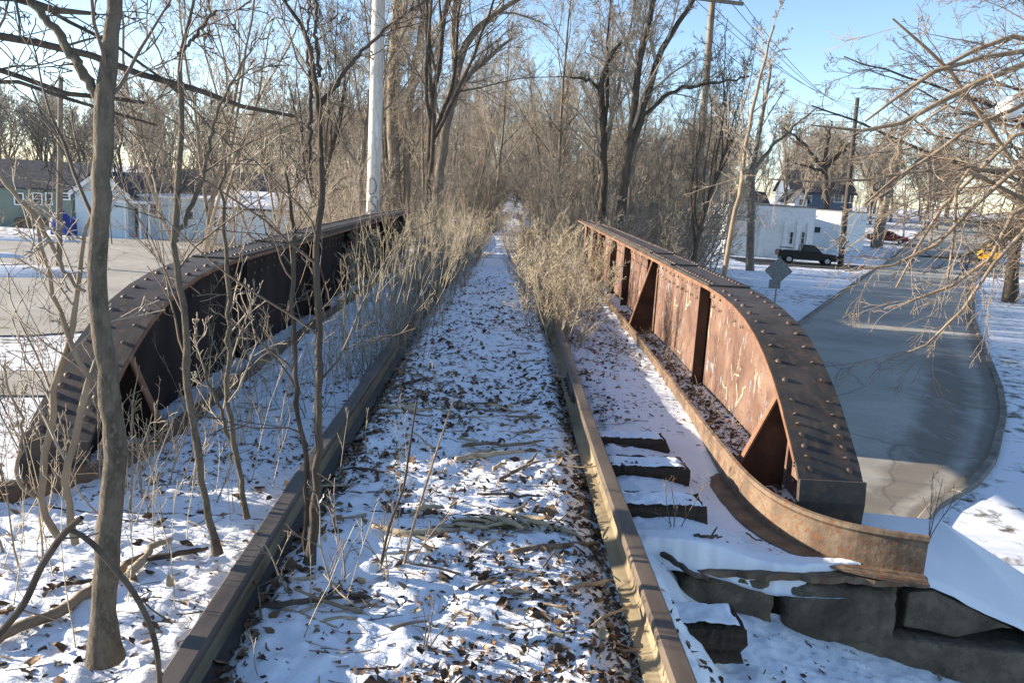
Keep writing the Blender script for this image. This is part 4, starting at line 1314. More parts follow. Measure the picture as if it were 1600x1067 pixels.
stand(40, (30, 140), (108, 160), brush, 'scrub bush on the rise at the far end of the road', 'scrub on the rise', 1.2, 2.0, 'scrub_bush', 'bush', gap=2.0, keep=lambda x, y: not (0.52 * y - 4 < x < 0.64 * y + 3) and (x < 0.28 * y or x > 0.40 * y))
stand(30, (-150, 160), (180, 260), far_mesh, 'bare tree on the distant skyline', 'trees on the skyline', 1.1, 1.6, 'skyline_tree', gap=6)
FAR_TWIG = M['twig']


def far_woods(n, region, seed):
    rng = np.random.default_rng(seed)
    x, y = region(rng, n)
    P0 = np.stack([x, y, ground_z(x, y) - 0.1], 1)
    L = rng.uniform(3.5, 10, n)
    P = grow(rng, P0, unit(np.stack([rng.normal(0, .1, n), rng.normal(0, .1, n), np.ones(n)], 1)), L, 6, 0.06, 0.02)
    R = taper(rng.uniform(0.03, 0.09, n), 7, 0.3, 0.015)
    parts = [tubes(P, R, 3)] + branch_out(rng, P, R, L, [(6, 0.2, 1, 0.6, 0.4, 0.6, 0.1, 3, 3, 0.12, 0.02), (3, 0.2, 1, 0.7, 0.45, 0.7, 0, 1, 3, 0.14, 0)], 0.014)
    return tag(link('far_woods', np_mesh('far_woods', *merge(parts), FAR_TWIG)), kind='stuff')


far_woods(480, lambda r, n: (r.uniform(-170, -11, n), r.uniform(122, 150, n)), 1)
far_woods(240, lambda r, n: (r.uniform(9, 42, n), r.uniform(138, 160, n)), 2)
far_woods(320, lambda r, n: (r.uniform(96, 210, n), r.uniform(150, 178, n)), 3)
far_woods(140, lambda r, n: (r.uniform(42, 110, n), r.uniform(186, 205, n)), 4)
stand(16, (-3.2, 3.2), (24, 58), slim[:4], 'thin tree leaning close over the snowy path', 'thin trees over the path', 0.4, 0.75, 'thin_tree', gap=1.0, keep=lambda x, y: abs(x - path_x(y)) > 0.85, kinds=('pale', 'grey'))
for k, (x, y, sc, lab) in enumerate([(15.5, 62, 0.5, 'thin tree before the left end of the long white building'), (18.4, 68, 0.45, 'thin tree before the middle of the long white building'), (13.2, 52, 0.5, 'thin tree on the snow left of the road sign'), (21.5, 73, 0.4, 'thin tree just behind the dark pickup')]):
    plant('thin_tree', slim[k % 4], lab, 'tree', (x, y, float(ground_z(x, y))), k * 2.0, sc)
traced('gnarled_tree', [
    px(93, (1368, 392, 20), (1374, 360, 17), (1380, 320, 15), (1392, 285, 12), (1405, 240, 8), (1412, 190, 4)),
    px(93, (1380, 322, 9), (1362, 290, 8), (1345, 262, 5), (1335, 230, 3)), px(93, (1390, 290, 8), (1425, 262, 6), (1455, 235, 4))],
    'gnarled grey tree beside the road hiding part of the red car', 'tree', (M['bark_wood'], M['twig']), TALL, 0.015, 98, jitter=0.06)
plant('pin_oak', oak, 'broad dark tree with tiers of level branches at the upper right', 'tree', (24.6, 36.5, LOW - 0.1), 0.6, 1.5)
plant('pin_oak', oak, 'dark tree with drooping tiers behind the broad one at the upper right', 'tree', (31, 50, LOW), 3.4, 1.45)
plant('pin_oak', oak, 'smaller bare tree further along the right verge of the road', 'tree', (47, 66, LOW), 2.6, 0.75)
# trees behind and left of the photographer that cast the dappled shade on the bank
for k, (x, y, s) in enumerate([(-11, 2.4, 0.62), (-16, 3.6, 0.7), (-22, 5.6, 0.8)]):
    plant('bare_tree', slim[k % 4], 'bare tree below the bank beyond the left edge of the picture', 'tree', (x, y, LOW), k * 1.9, s, 'trees left of the bank')


# ------------------------------------------------------------------ weeds, grass, leaves
def weeds(name, n, region, hmin, hmax, mat, seed, r0=0.0035, twigs=3, zf=near_z, lean=0.14):
    rng = np.random.default_rng(seed)
    x, y = region(rng, n)
    P0 = np.stack([x, y, zf(x, y) - 0.02], 1)
    D = np.stack([rng.normal(0, lean, n), rng.normal(0, lean, n), np.ones(n)], 1)
    L = hmin + (hmax - hmin) * rng.random(n) ** 1.6
    ks = 6 if twigs else 3
    P = grow(rng, P0, unit(D), L, ks, 0.06 if twigs else 0.12, 0.0)
    R = taper(np.full(n, r0), ks + 1, 0.4, 0.0012)
    parts = [tubes(P, R, 3)]
    if twigs:
        parts += branch_out(rng, P, R, L, [(twigs, 0.35, 1, 0.45, 0.32, 0.7, 0.15, 4, 3, 0.12, 0.02), (2, 0.3, 1, 0.5, 0.5, 0.8, 0.1, 3, 3, 0.15, 0)], 0.0011)
    return tag(link(name, np_mesh(name, *merge(parts), mat)), kind='stuff')


def strip_region(x0, x1, y0, y1, p=1.0):
    def f(rng, n):
        y = y0 + (y1 - y0) * rng.random(n) ** p
        return rng.uniform(x0, x1, n), y
    return f


def along_path(a, b, y0, y1, p):
    def f(rng, n):
        y = y0 + (y1 - y0) * rng.random(n) ** p
        return path_x(y) + rng.uniform(a, b, n), y
    return f


def left_weeds(rng, n):
    y = rng.uniform(6.3, 18.8, n)
    w = np.interp(y, [6.3, 9, 12, 18.8], [0.35, 0.75, 1.0, 1.1])
    return np.minimum(np.interp(y, [6.3, 9, 12, 18.8], [-1.15, -1.05, -1.0, -1.0]) + rng.normal(0, 1, n) * w * 0.36, np.interp(y, [6.3, 12, 15, 18.8], [-0.75, -0.62, -0.58, -0.5]) + rng.normal(0, 0.06, n)), y


def right_weeds(rng, n):
    y = rng.uniform(8.0, 18.8, n)
    w = np.interp(y, [8, 11, 18.8], [0.10, 0.28, 0.42])
    return np.maximum(0.62 + rng.normal(0, 1, n) * w, np.interp(y, [8, 12, 15, 18.8], [0.45, 0.28, 0.08, 0.0]) + rng.normal(0, 0.06, n)), y


weeds('dry_weeds', 460, left_weeds, 0.25, 1.35, M['weed'], 1, 0.0045)
weeds('dry_weeds', 170, right_weeds, 0.2, 0.85, M['weed'], 2, 0.004)
weeds('dry_weeds', 60, strip_region(-2.1, -1.05, 2.4, 6.5), 0.25, 0.7, M['weed'], 3, 0.0028, 3)
weeds('dry_weeds', 26, strip_region(-0.8, -0.3, 2.0, 6.0), 0.15, 0.5, M['weed'], 4, 0.0024, 2)
weeds('dry_weeds', 300, along_path(-3.2, -0.6, 19, 50, 1.5), 0.5, 1.5, M['weed'], 5, 0.006, 3, ground_z)
weeds('dry_weeds', 300, along_path(0.55, 3.2, 19, 50, 1.5), 0.5, 1.5, M['weed'], 6, 0.006, 3, ground_z)
weeds('dead_grass', 2600, left_weeds, 0.08, 0.32, M['grass'], 7, 0.0022, 0, near_z, 0.7)
weeds('dead_grass', 2600, right_weeds, 0.08, 0.30, M['grass'], 8, 0.0022, 0, near_z, 0.8)
weeds('dead_grass', 900, strip_region(1.5, 1.74, 4.9, 10.5), 0.06, 0.16, M['weed'], 9, 0.0022, 0, near_z, 1.1)
weeds('dead_grass', 5200, along_path(-3.2, -0.45, 19, 45, 1.3), 0.1, 0.5, M['grass'], 10, 0.005, 0, ground_z, 0.7)
weeds('dead_grass', 5200, along_path(0.45, 3.2, 19, 45, 1.3), 0.1, 0.5, M['grass'], 12, 0.005, 0, ground_z, 0.7)
weeds('dead_grass', 700, strip_region(0.85, 1.45, 7.5, 13.0), 0.05, 0.18, M['grass'], 13, 0.002, 0, near_z, 0.9)
# pale shrubs standing in the right hand weeds
shrubs = []
for k, (u, v, Y, h, lab) in enumerate([(868, 500, 8.6, 1.35, 'pale bare shrub growing through the grass on the right rail'), (905, 450, 10.3, 1.2, 'pale leaning shrub between the right rail and the girder'),
                                       (845, 440, 11.5, 1.5, 'pale fuzzy shrub at the right edge of the snowy path'), (890, 405, 14.0, 1.5, 'pale shrub near the far end of the right girder'),
                                       (700, 420, 12.5, 1.2, 'pale shrub at the left edge of the snowy path'), (740, 395, 15.5, 1.2, 'grey shrub leaning over the left edge of the path, farther of two'),
                                       (640, 440, 10.8, 1.1, 'grey shrub among the tall weeds left of the path'), (575, 430, 11.5, 1.3, 'pale upright shrub against the left girder'),
                                       (820, 390, 16.5, 1.5, 'pale tall shrub at the right path edge, farthest of those before the thicket'), (920, 420, 12.2, 1.0, 'low pale shrub by the middle gusset of the right girder'),
                                       (655, 385, 16.0, 1.2, 'grey shrub by the far end of the left girder')]):
    if k < 4:
        shrubs.append(tree_meshes(330 + k, 1.3, 0.008, 'brush', (M['twig_tan'], M['weed']), 0.0026))
    ms = shrubs[k % 4]
    p = A(u, v, Y)
    plant('dry_shrub', ms, lab, 'shrub', (p[0], Y, float(near_z(p[0], Y))), k * 1.7, h / 1.3 * 0.9)


def leaf_litter(name, n, region, seed, zf, smin=0.006, smax=0.027):
    rng = np.random.default_rng(seed)
    x, y = region(rng, n)
    z = zf(x, y)
    s = rng.uniform(smin, smax, n) * rng.uniform(0.6, 1.0, n)
    wd = s * rng.uniform(0.45, 0.8, n)
    yaw = rng.uniform(0, 6.283, n)
    pit = rng.normal(0, 0.45, n)
    rol = rng.normal(0, 0.45, n)
    curl = rng.uniform(-0.5, 1.0, n)
    # outline of one leaf: midrib and two bent halves
    base = np.array([(-1, 0, 0), (-0.4, 0.8, 1), (-0.4, 0, 0), (-0.4, -0.8, 1), (0.35, 0.9, 1.2), (0.35, 0, 0.1), (0.35, -0.7, 1), (1.0, 0.1, 0.6)])
    f3 = np.array([(0, 2, 1), (0, 3, 2), (1, 2, 5), (1, 5, 4), (2, 3, 6), (2, 6, 5), (4, 5, 7), (5, 6, 7)])
    B = np.repeat(base[None], n, 0) + rng.normal(0, 0.20, (n, 8, 3))
    V = np.stack([B[..., 0] * s[:, None], B[..., 1] * wd[:, None], B[..., 2] * curl[:, None] * wd[:, None]], -1)
    def rotm(v, ang, i, j):
        c, sn = np.cos(ang)[:, None], np.sin(ang)[:, None]
        a, b = v[..., i].copy(), v[..., j].copy()
        v[..., i], v[..., j] = a * c - b * sn, a * sn + b * c
    rotm(V, rol, 1, 2); rotm(V, pit, 0, 2); rotm(V, yaw, 0, 1)
    V += np.stack([x, y, z + rng.uniform(-0.010, 0.014, n)], -1)[:, None]
    Fq = (np.arange(n) * 8)[:, None, None] + f3[None]
    mi = np.repeat(rng.choice(6, n, p=[0.16, 0.25, 0.23, 0.12, 0.06, 0.18]), 8)
    me = np_mesh(name, V.reshape(-1, 3), Fq.reshape(-1, 3), [M['leaf%d' % k] for k in range(6)], False, mi)
    return tag(link(name, me), kind='stuff')


def clustered(x0, x1, y0, y1, seed, dens=1.0):
    def f(rng, n):
        X, Yv = [], []
        while len(X) < n:
            x, y = rng.uniform(x0, x1, n * 2), y0 + (y1 - y0) * rng.random(n * 2) ** 1.5
            w = np.clip(fbm(x, y, 1.7, 3, seed) * 2.2 + 0.5 + fbm(x, y, 6, 2, seed + 1) * 1.5, 0.03, 1)
            w = w * (1 - 0.9 * smooth_patch(x, y))
            k = rng.random(n * 2) < w
            X += list(x[k]); Yv += list(y[k])
        return np.array(X[:n]), np.array(Yv[:n])
    return f


leaf_litter('fallen_leaves', 6200, clustered(-0.82, 0.55, 1.3, 6.5, 3), 1, near_z)
leaf_litter('fallen_leaves', 420, clustered(-0.82, 0.55, 1.3, 5.5, 61), 21, near_z, 0.022, 0.048)
leaf_litter('fallen_leaves', 150, clustered(-2.4, -0.95, 1.6, 4.6, 63), 22, near_z, 0.022, 0.045)
leaf_litter('fallen_leaves', 1800, clustered(-0.85, 0.55, 5.5, 15, 5), 2, near_z, 0.013, 0.04)
leaf_litter('fallen_leaves', 1500, clustered(-2.6, -0.9, 1.6, 4.6, 7), 3, near_z)
leaf_litter('fallen_leaves', 1000, clustered(-2.0, -1.0, 4.4, 10, 9), 4, near_z)
leaf_litter('fallen_leaves', 600, clustered(0.7, 2.4, 1.5, 3.6, 11), 5, near_z, 0.01, 0.035)
leaf_litter('fallen_leaves', 1300, lambda r, n: (1.62 + r.normal(0, 0.07, n), r.uniform(4.4, 11, n)), 6, near_z, 0.013, 0.04)
leaf_litter('fallen_leaves', 900, lambda r, n: (0.50 + r.normal(0, 0.035, n), r.uniform(1.6, 7, n)), 7, near_z, 0.01, 0.035)
leaf_litter('fallen_leaves', 700, lambda r, n: (-0.80 + r.normal(0, 0.04, n), r.uniform(1.6, 7, n)), 8, near_z, 0.013, 0.04)
def twig_litter(name, n, region, mat, seed, lmin=0.03, lmax=0.16, r=0.0028):
    rng = np.random.default_rng(seed)
    x, y = region(rng, n)
    P0 = np.stack([x, y, near_z(x, y) + 0.004], 1)
    a = rng.normal(0, 0.7, n)
    D = np.stack([np.cos(a) * rng.choice([-1, 1], n), np.sin(a), rng.normal(0, 0.08, n)], 1)
    P = grow(rng, P0, unit(D), rng.uniform(lmin, lmax, n), 3, 0.12, 0)
    R = taper(r * rng.uniform(0.4, 1.5, n), 4, 0.5, 0.0008)
    V, Fq = tubes(P, R, 4)
    return tag(link(name, np_mesh(name, V, Fq, mat)), kind='stuff')


twig_litter('bark_strips', 60, clustered(-0.8, 0.5, 2.6, 8, 71), M['stick_pale'], 72, 0.10, 0.32, 0.0075)
twig_litter('bark_strips', 30, clustered(-0.8, 0.5, 2.6, 8, 73), M['stick'], 74, 0.10, 0.34, 0.007)
for k, mt in enumerate(('stick', 'stick_pale', 'stick_dark')):
    twig_litter('twig_litter', 420, clustered(-0.82, 0.55, 1.4, 11, 30 + k), M[mt], 40 + k)
    twig_litter('twig_litter', 160, clustered(-2.4, -0.95, 1.6, 6, 35 + k), M[mt], 45 + k)
    twig_litter('twig_litter', 110, clustered(0.7, 1.5, 5, 12, 38 + k), M[mt], 48 + k)
leaf_litter('fallen_leaves', 900, clustered(0.7, 1.4, 5.6, 14, 13), 9, near_z, 0.013, 0.035)


# ------------------------------------------------------------------ fallen sticks
def stick(pts, wpx, mat, label, name='fallen_stick', cat='stick', lift=0.02, fork=None):
    P = []
    for u, v in pts:
        q = G(u, v, 0.02)
        for _ in range(3):
            q = G(u, v, float(near_z(q[0], q[1])) + lift)
        P.append(q)
    P = np.array(P)
    Q = smooth_line(P, max(8, 3 * len(P)))
    d = np.linalg.norm(Q - np.array([0, 0, EYE]), axis=1)
    n = len(Q)
    rr = wpx / F_PX * d / 2 * np.interp(np.linspace(0, 1, n), [0, 0.08, 0.6, 1], [0.8, 1.0, 0.95, 0.55])
    rs_ = np.random.default_rng(int(abs(P[0, 0] * 999 + P[0, 1] * 77)))
    Q[1:-1] += rs_.normal(0, 0.006, (n - 2, 3)) * [1, 1, 0.5]
    mb = MB().tube(Q - Q[0], rr * rs_.uniform(0.9, 1.1, n), 8)
    if fork is not None:
        i = n // 2
        e = np.array(fork)
        mb.tube(np.array([Q[i], (Q[i] + Q[i] + e) / 2 + rs_.normal(0, .006, 3), Q[i] + e]) - Q[0], np.array([rr[i] * .7, rr[i] * .6, rr[i] * .3]), 6)
    o = mb.build(name, mat, smooth=True)
    o.location = Q[0]
    return tag(o, label, cat)


stick([(712, 716), (750, 712), (818, 705)], 9, M['stick_pale'], 'thick tan stick lying across the middle of the track')
stick([(722, 697), (760, 692), (800, 697), (850, 688)], 6, M['stick'], 'brown stick lying just beyond the thick tan stick')
stick([(745, 771), (800, 773), (848, 775)], 5, M['stick_dark'], 'thin straight dark stick across the sunlit snow')
stick([(780, 748), (802, 737), (822, 730), (838, 708)], 6, M['stick'], 'bent forked stick right of the thick tan stick', fork=(0.09, 0.05, 0.02))
stick([(771, 735), (793, 719)], 6, M['stick_pale'], 'short pale stick pointing at the thick tan stick')
stick([(592, 634), (630, 638), (676, 642)], 7, M['stick_pale'], 'tan stick beside the left rail near the grey shrub', fork=(0.12, 0.06, 0.02))
stick([(604, 646), (640, 644), (672, 650)], 4, M['stick'], 'thin brown stick just in front of the tan one by the left rail')
stick([(582, 822), (630, 832), (680, 830), (740, 826)], 10, M['stick_pale'], 'long split tan stalk left of the husk pile')
stick([(800, 861), (830, 854), (880, 852), (932, 848)], 9, M['stick'], 'snow dusted brown stick right of the husk pile')
stick([(760, 818), (800, 800), (822, 784)], 6, M['stick_pale'], 'pale broken stalk slanting behind the husk pile')
stick([(893, 917), (930, 912), (962, 903)], 7, M['stick_pale'], 'short pale stick touching the right rail leaves')
stick([(400, 951), (440, 942), (490, 936), (540, 931)], 9, M['stick_dark'], 'dark branch lying on the leaves right of the left rail', fork=(0.1, 0.05, 0.01))
stick([(600, 738), (560, 730), (530, 735)], 4, M['stick_dark'], 'small dark stick left of the thick tan stick')
stick([(-10, 1005), (30, 975), (80, 965), (140, 922), (195, 885), (225, 868)], 15, M['stick'], 'long snow dusted log running behind the thickest trunk', 'fallen_log', 'log')
stick([(205, 900), (228, 868), (240, 850), (268, 842)], 12, M['stick_pale'], 'pale broken log end right of the thickest trunk', 'fallen_log', 'log')
stick([(232, 873), (280, 865), (325, 856)], 9, M['stick_dark'], 'dark log lying in front of the slim leaning sapling', 'fallen_log', 'log')
stick([(88, 916), (115, 908), (150, 905)], 7, M['stick_dark'], 'short dark stick left of the thickest trunk')
stick([(1014, 850), (1040, 868), (1075, 893), (1112, 906)], 9, M['stick_dark'], 'dark stick leaning from the right rail towards the stones', lift=0.03)
stick([(1085, 836), (1110, 838), (1128, 838)], 5, M['stick_dark'], 'small dark twig on the smooth snow by the sleeper end', fork=(0.05, 0.08, 0.02))
stick([(790, 650), (835, 652), (880, 655)], 4, M['stick'], 'thin stick lying across the far shaded track')
stick([(630, 600), (665, 590)], 5, M['stick_dark'], 'short dark stick on the shaded snow far up the track')
stick([(1165, 832), (1190, 846)], 3, M['stick_dark'], 'tiny twig near the curve of the guard angle')

# curled husks in a pile: each a bent strip
husk = thing('husk_pile', 'pile of curled tan husks in the middle of the track', 'husks', tuple(G(770, 838, 0.02)))
rh = np.random.default_rng(9)
for k in range(16):
    n = 7
    L, w = rh.uniform(0.10, 0.26), rh.uniform(0.012, 0.03)
    a = rh.normal(-0.1, 0.5)
    t = np.linspace(-0.5, 0.5, n)
    c = np.array([rh.normal(0, 0.13), rh.normal(0, 0.05), 0.035 + rh.uniform(0, 0.03)])
    bend = rh.normal(0, 0.25)
    px_ = t * L * math.cos(a) - bend * t * t * L * math.sin(a)
    py_ = t * L * math.sin(a) + bend * t * t * L * math.cos(a)
    pz_ = 0.05 * (0.25 - t * t) * rh.uniform(-0.4, 1.6)
    V, Fq = [], []
    for i in range(n):
        ww = w * (1 - abs(t[i]) * 1.4)
        for s, lift in ((-1, 0.012), (0, 0.0), (1, 0.014)):
            V.append((c[0] + px_[i] - s * ww * math.sin(a), c[1] + py_[i] + s * ww * math.cos(a), c[2] + pz_[i] + lift))
    for i in range(n - 1):
        for j in range(2):
            Fq.append((i * 3 + j, i * 3 + j + 1, i * 3 + j + 4, i * 3 + j + 3))
    MB().add(V, Fq).build('husk', M['leaf4'] if k % 3 else M['stick_pale'], husk, smooth=True)

for k, (u, v, z, h, lab) in enumerate([(1050, 855, -0.12, 0.42, 'small dead plant in the snow between the near sleepers'), (1450, 850, -0.2, 0.40, 'small bare twig on the snowy wing wall'),
                                       (655, 1040, 0, 0.25, 'tiny dead plant at the bottom of the track')]):
    p = G(u, v, z)
    ms = tree_meshes(350 + k, h, 0.0035, 'brush', (M['twig_dark'], M['twig_tan'] if k == 0 else M['twig_dark']), 0.0012)
    rng_k = np.random.default_rng(360 + k)
    P0 = np.zeros((3, 3)); D = unit(np.stack([rng_k.normal(0, .25, 3), rng_k.normal(0, .15, 3), np.ones(3)], 1))
    Pp = grow(rng_k, P0, D, np.full(3, h), 6, 0.08, 0.0)
    Rr = taper(np.full(3, 0.0035), 7, 0.4, 0.0012)
    r = thing('dead_plant', lab, 'plant', tuple(p))
    link('stem', np_mesh('stem', *tubes(Pp, Rr, 4), M['twig_dark']), r)
    link('twigs', np_mesh('twigs', *merge(branch_out(rng_k, Pp, Rr, np.full(3, h), [(4, 0.3, 1, 0.6, 0.35, 0.7, 0.1, 3, 3, 0.15, 0), (2, 0.3, 1, 0.6, 0.4, 0.7, 0.1, 2, 3, 0.15, 0)], 0.001)), M['twig_tan'] if k == 0 else M['twig_dark']), r)


# ------------------------------------------------------------------ buildings
def window(parent, c, w, h, axis, sgn, mun=(1, 1), frame=0.07):
    """a window set on the wall plane at c; axis 'y' faces along y, 'x' along x"""
    f, g = MB(), MB()
    def bx(mb, a, z, sa, sz, d0, d1):
        if axis == 'y':
            mb.box((c[0] + a, c[1] + sgn * (d0 + d1) / 2, c[2] + z), (sa, abs(d1 - d0), sz))
        else:
            mb.box((c[0] + sgn * (d0 + d1) / 2, c[1] + a, c[2] + z), (abs(d1 - d0), sa, sz))
    for s in (-1, 1):
        bx(f, s * (w / 2 - frame / 2), 0, frame, h, 0.0, 0.07)
        bx(f, 0, s * (h / 2 - frame / 2), w - 2 * frame, frame, 0.0, 0.068)
    fr = f.build('window', M['trim'], parent)
    bx(g, 0, 0, w - 2 * frame, h - 2 * frame, 0.005, 0.03)
    g.build('pane', M['glass'], fr)
    mb = MB()
    for k in range(1, mun[0] + 1):
        bx(mb, -w / 2 + w * k / (mun[0] + 1), 0, 0.035, h - 2 * frame, 0.03, 0.055)
    for k in range(1, mun[1] + 1):
        bx(mb, 0, -h / 2 + h * k / (mun[1] + 1), w - 2 * frame, 0.035, 0.03, 0.053)
    if mb.v:
        mb.build('glazing_bar', M['trim'], fr)
    return fr


def slab_roof(parent, name, ridge_axis, x0, x1, y0, y1, z0, z1, mat, th=0.14, over=0.25, snow=None):
    """two sloping slabs; the ridge runs along ridge_axis"""
    xm, ym = (x0 + x1) / 2, (y0 + y1) / 2
    if ridge_axis == 'x':
        prof = lambda s: [(ym, z1), (ym + s * ((y1 - y0) / 2 + over), z0 - over * (z1 - z0) / ((y1 - y0) / 2))]
        for s in (-1, 1):
            (a, za), (b, zb) = prof(s)
            o = MB().extrude([(a, za), (b, zb), (b, zb + th), (a, za + th)], 0, x0 - over, x1 + over).build(name, mat, parent)
            if snow:
                tag(MB().extrude([(a, za + th + .003), (b + (-s) * .05, zb + th + .003), (b - s * .05, zb + th + .09), (a, za + th + .09)], 0, x0 - over + .05, x1 + over - .05).build('snow_cover', M['snow_clean'], o), kind='stuff')
    else:
        for s in (-1, 1):
            a, za = xm, z1
            b, zb = xm + s * ((x1 - x0) / 2 + over), z0 - over * (z1 - z0) / ((x1 - x0) / 2)
            o = MB().extrude([(a, za), (b, zb), (b, zb + th), (a, za + th)], 1, y0 - over, y1 + over).build(name, mat, parent)
            if snow:
                tag(MB().extrude([(a, za + th + .003), (b - s * .05, zb + th + .003), (b - s * .05, zb + th + .09), (a, za + th + .09)], 1, y0 - over + .05, y1 + over - .05).build('snow_cover', M['snow_clean'], o), kind='stuff')


def gable_walls(parent, x0, x1, y0, y1, zb, z0, z1, axis, mat):
    if axis == 'x':
        MB().extrude([(y0, zb), (y1, zb), (y1, z0), ((y0 + y1) / 2, z1), (y0, z0)], 0, x0, x1).build('wall', mat, parent)
    else:
        MB().extrude([(x0, zb), (x1, zb), (x1, z0), ((x0 + x1) / 2, z1), (x0, z0)], 1, y0, y1).build('wall', mat, parent)


def sx(u, v, Y):
    return float(A(u, v, Y)[0])


def sz(u, v, Y):
    return float(A(u, v, Y)[2])


B0 = LOW - 0.2
# green house, far left
Yg = 64.0
h = thing('green_house', 'green sided house with white framed windows at the far left', 'house', (0, 0, 0))
gx0, gx1 = sx(-90, 340, Yg), sx(112, 340, Yg)
ge = sz(60, 294, Yg)
MB().box(((gx0 + gx1) / 2, Yg + 4, (B0 + ge) / 2), (gx1 - gx0, 8, ge - B0)).build('wall', M['side_green'], h)
slab_roof(h, 'roof', 'x', gx0, gx1, Yg, Yg + 8, ge + 0.02, ge + 1.9, M['roof_dark'], over=0.3)
for u in (30, 59, 77):
    window(h, (sx(u, 310, Yg), Yg, sz(u, 311, Yg)), 0.55 if u > 70 else 0.75, 0.95, 'y', -1, (0, 1), 0.09)
window(h, (sx(103, 306, Yg), Yg, sz(103, 307, Yg)), 0.7, 0.55, 'y', -1, (0, 1), 0.09)
MB().box((sx(62, 345, Yg), Yg - 0.4, B0 + 0.55), (3.0, 0.7, 0.8)).build('foundation', M['stone'], h)
# the tarp
tp = A(101, 330, 60.0)
tm = []
rng_t = np.random.default_rng(2)
V, Fq = [], []
nu, nv = 18, 9
for i in range(nu + 1):
    for j in range(nv + 1):
        a, b = 2 * math.pi * i / nu, j / nv * math.pi / 2
        r_ = 1 + 0.07 * math.sin(5 * a + 3 * b) + 0.04 * math.sin(9 * a)
        e = 0.55
        V.append((0.82 * r_ * math.copysign(abs(math.cos(a)) ** e, math.cos(a)) * math.cos(b) ** 0.5, 0.9 * r_ * math.copysign(abs(math.sin(a)) ** e, math.sin(a)) * math.cos(b) ** 0.5, 1.5 * math.sin(b) ** 0.8 * (1 - 0.15 * math.cos(a - 1))))
for i in range(nu):
    for j in range(nv):
        Fq.append((i * (nv + 1) + j, (i + 1) * (nv + 1) + j, (i + 1) * (nv + 1) + j + 1, i * (nv + 1) + j + 1))
t = MB().add(V, Fq).build('tarp_cover', M['tarp'], smooth=True)
t.location = (tp[0], 60.0, LOW)
tag(t, 'bright blue tarp over a tall heap between green and pale blue houses', 'tarp')

# pale blue gabled house with its porch and long wing
Yb = 60.0
h = thing('gabled_house', 'pale blue house with snowy gable and long low wing behind the saplings', 'house')
bx0, bx1 = sx(118, 330, Yb), sx(200, 330, Yb)
be, bp = sz(120, 300, Yb), sz(165, 272, Yb)
gable_walls(h, bx0, bx1, Yb, Yb + 8, B0, be, bp, 'y', M['side_blue'])
slab_roof(h, 'roof', 'y', bx0, bx1, Yb, Yb + 8, be + 0.02, bp + 0.02, M['roof_dark'], over=0.3)
for sd in (-1, 1):
    xm_, hw = (bx0 + bx1) / 2, (bx1 - bx0) / 2 + 0.3
    zl = be + 0.02 - 0.3 * (bp - be) / ((bx1 - bx0) / 2)
    MB().extrude([(xm_, bp - 0.12), (xm_ + sd * hw, zl - 0.14), (xm_ + sd * hw, zl + 0.2), (xm_, bp + 0.22)], 1, Yb - 0.36, Yb - 0.305).build('barge_board', M['trim'], h)
wx1 = sx(327, 350, Yb)
we = sz(260, 311, Yb)
MB().box(((bx1 + wx1) / 2, Yb + 4.2, (B0 + we) / 2), (wx1 - bx1, 6.0, we - B0)).build('wing', M['side_blue'], h)
MB().box(((bx1 + wx1) / 2 + 0.1, Yb + 4.2, we + 0.10), (wx1 - bx1 + 0.5, 6.6, 0.16)).build('roof', M['trim'], h)
wy = Yb + 1.2
for u, v, w_, h_, mu in ((240, 327, 1.1, 0.9, (1, 1)), (296, 337, 0.75, 0.75, (0, 0))):
    q = A(u, v, wy)
    window(h, (q[0], wy, q[2]), w_, h_, 'y', -1, mu, 0.09)
pq = A(212, 318, Yb)
MB().box((pq[0], Yb + 0.2, pq[2] + 0.10), (2.2, 1.9, 0.16)).build('porch_roof', M['trim'], h)
for u in (196, 219, 233):
    q = A(u, 340, Yb - 0.5)
    MB().box((q[0], Yb - 0.5, (B0 + pq[2]) / 2), (0.12, 0.12, pq[2] - B0)).build('porch_post', M['trim'], h)
q = A(206, 335, Yb + 1.2)
MB().box((q[0], Yb + 1.17, B0 + 1.2), (0.85, 0.06, 2.1)).build('door', M['door'], h)

# garage with a snowy roof
Yk = 59.0
h = thing('garage', 'pale low garage with a snow covered roof behind the left girder', 'garage')
kx0, kx1 = sx(330, 350, Yk), sx(490, 350, Yk)
ke, kp = sz(345, 325, Yk), sz(420, 308, Yk)
MB().extrude([(Yk, B0), (Yk + 7, B0), (Yk + 7, ke), (Yk + 3.5, kp), (Yk, ke)], 0, kx0, kx1).build('wall', M['side_white'], h)
slab_roof(h, 'roof', 'x', kx0, kx1, Yk, Yk + 7, ke + 0.02, kp + 0.02, M['roof_dark'], over=0.3, snow=True)
q = A(334, 345, Yk)
d = MB().box((q[0] + 0.25, Yk - 0.02, B0 + 1.15), (0.95, 0.05, 2.0)).build('door', M['trim'], h)
window(h, (q[0] + 0.25, Yk - 0.045, q[2] - 0.1), 0.6, 0.8, 'y', -1, (1, 2), 0.06)

# larger dark roofed house behind
Yd = 76.0
h = thing('dark_roofed_house', 'house showing only a broad dark roof above the pale wing', 'house')
dx0, dx1 = sx(205, 300, Yd), sx(425, 300, Yd)
de, dp = sz(300, 318, Yd), sz(300, 268, Yd)
MB().extrude([(Yd, B0), (Yd + 9, B0), (Yd + 9, de), (Yd + 4.5, dp), (Yd, de)], 0, dx0, dx1).build('wall', M['side_navy'], h)
slab_roof(h, 'roof', 'x', dx0, dx1, Yd, Yd + 9, de + 0.02, dp + 0.02, M['roof_dark'], over=0.4)
MB().box((dx0 + 6, Yd + 5.5, dp + 0.3), (0.7, 0.7, 1.6)).build('chimney', M['brick'], h)

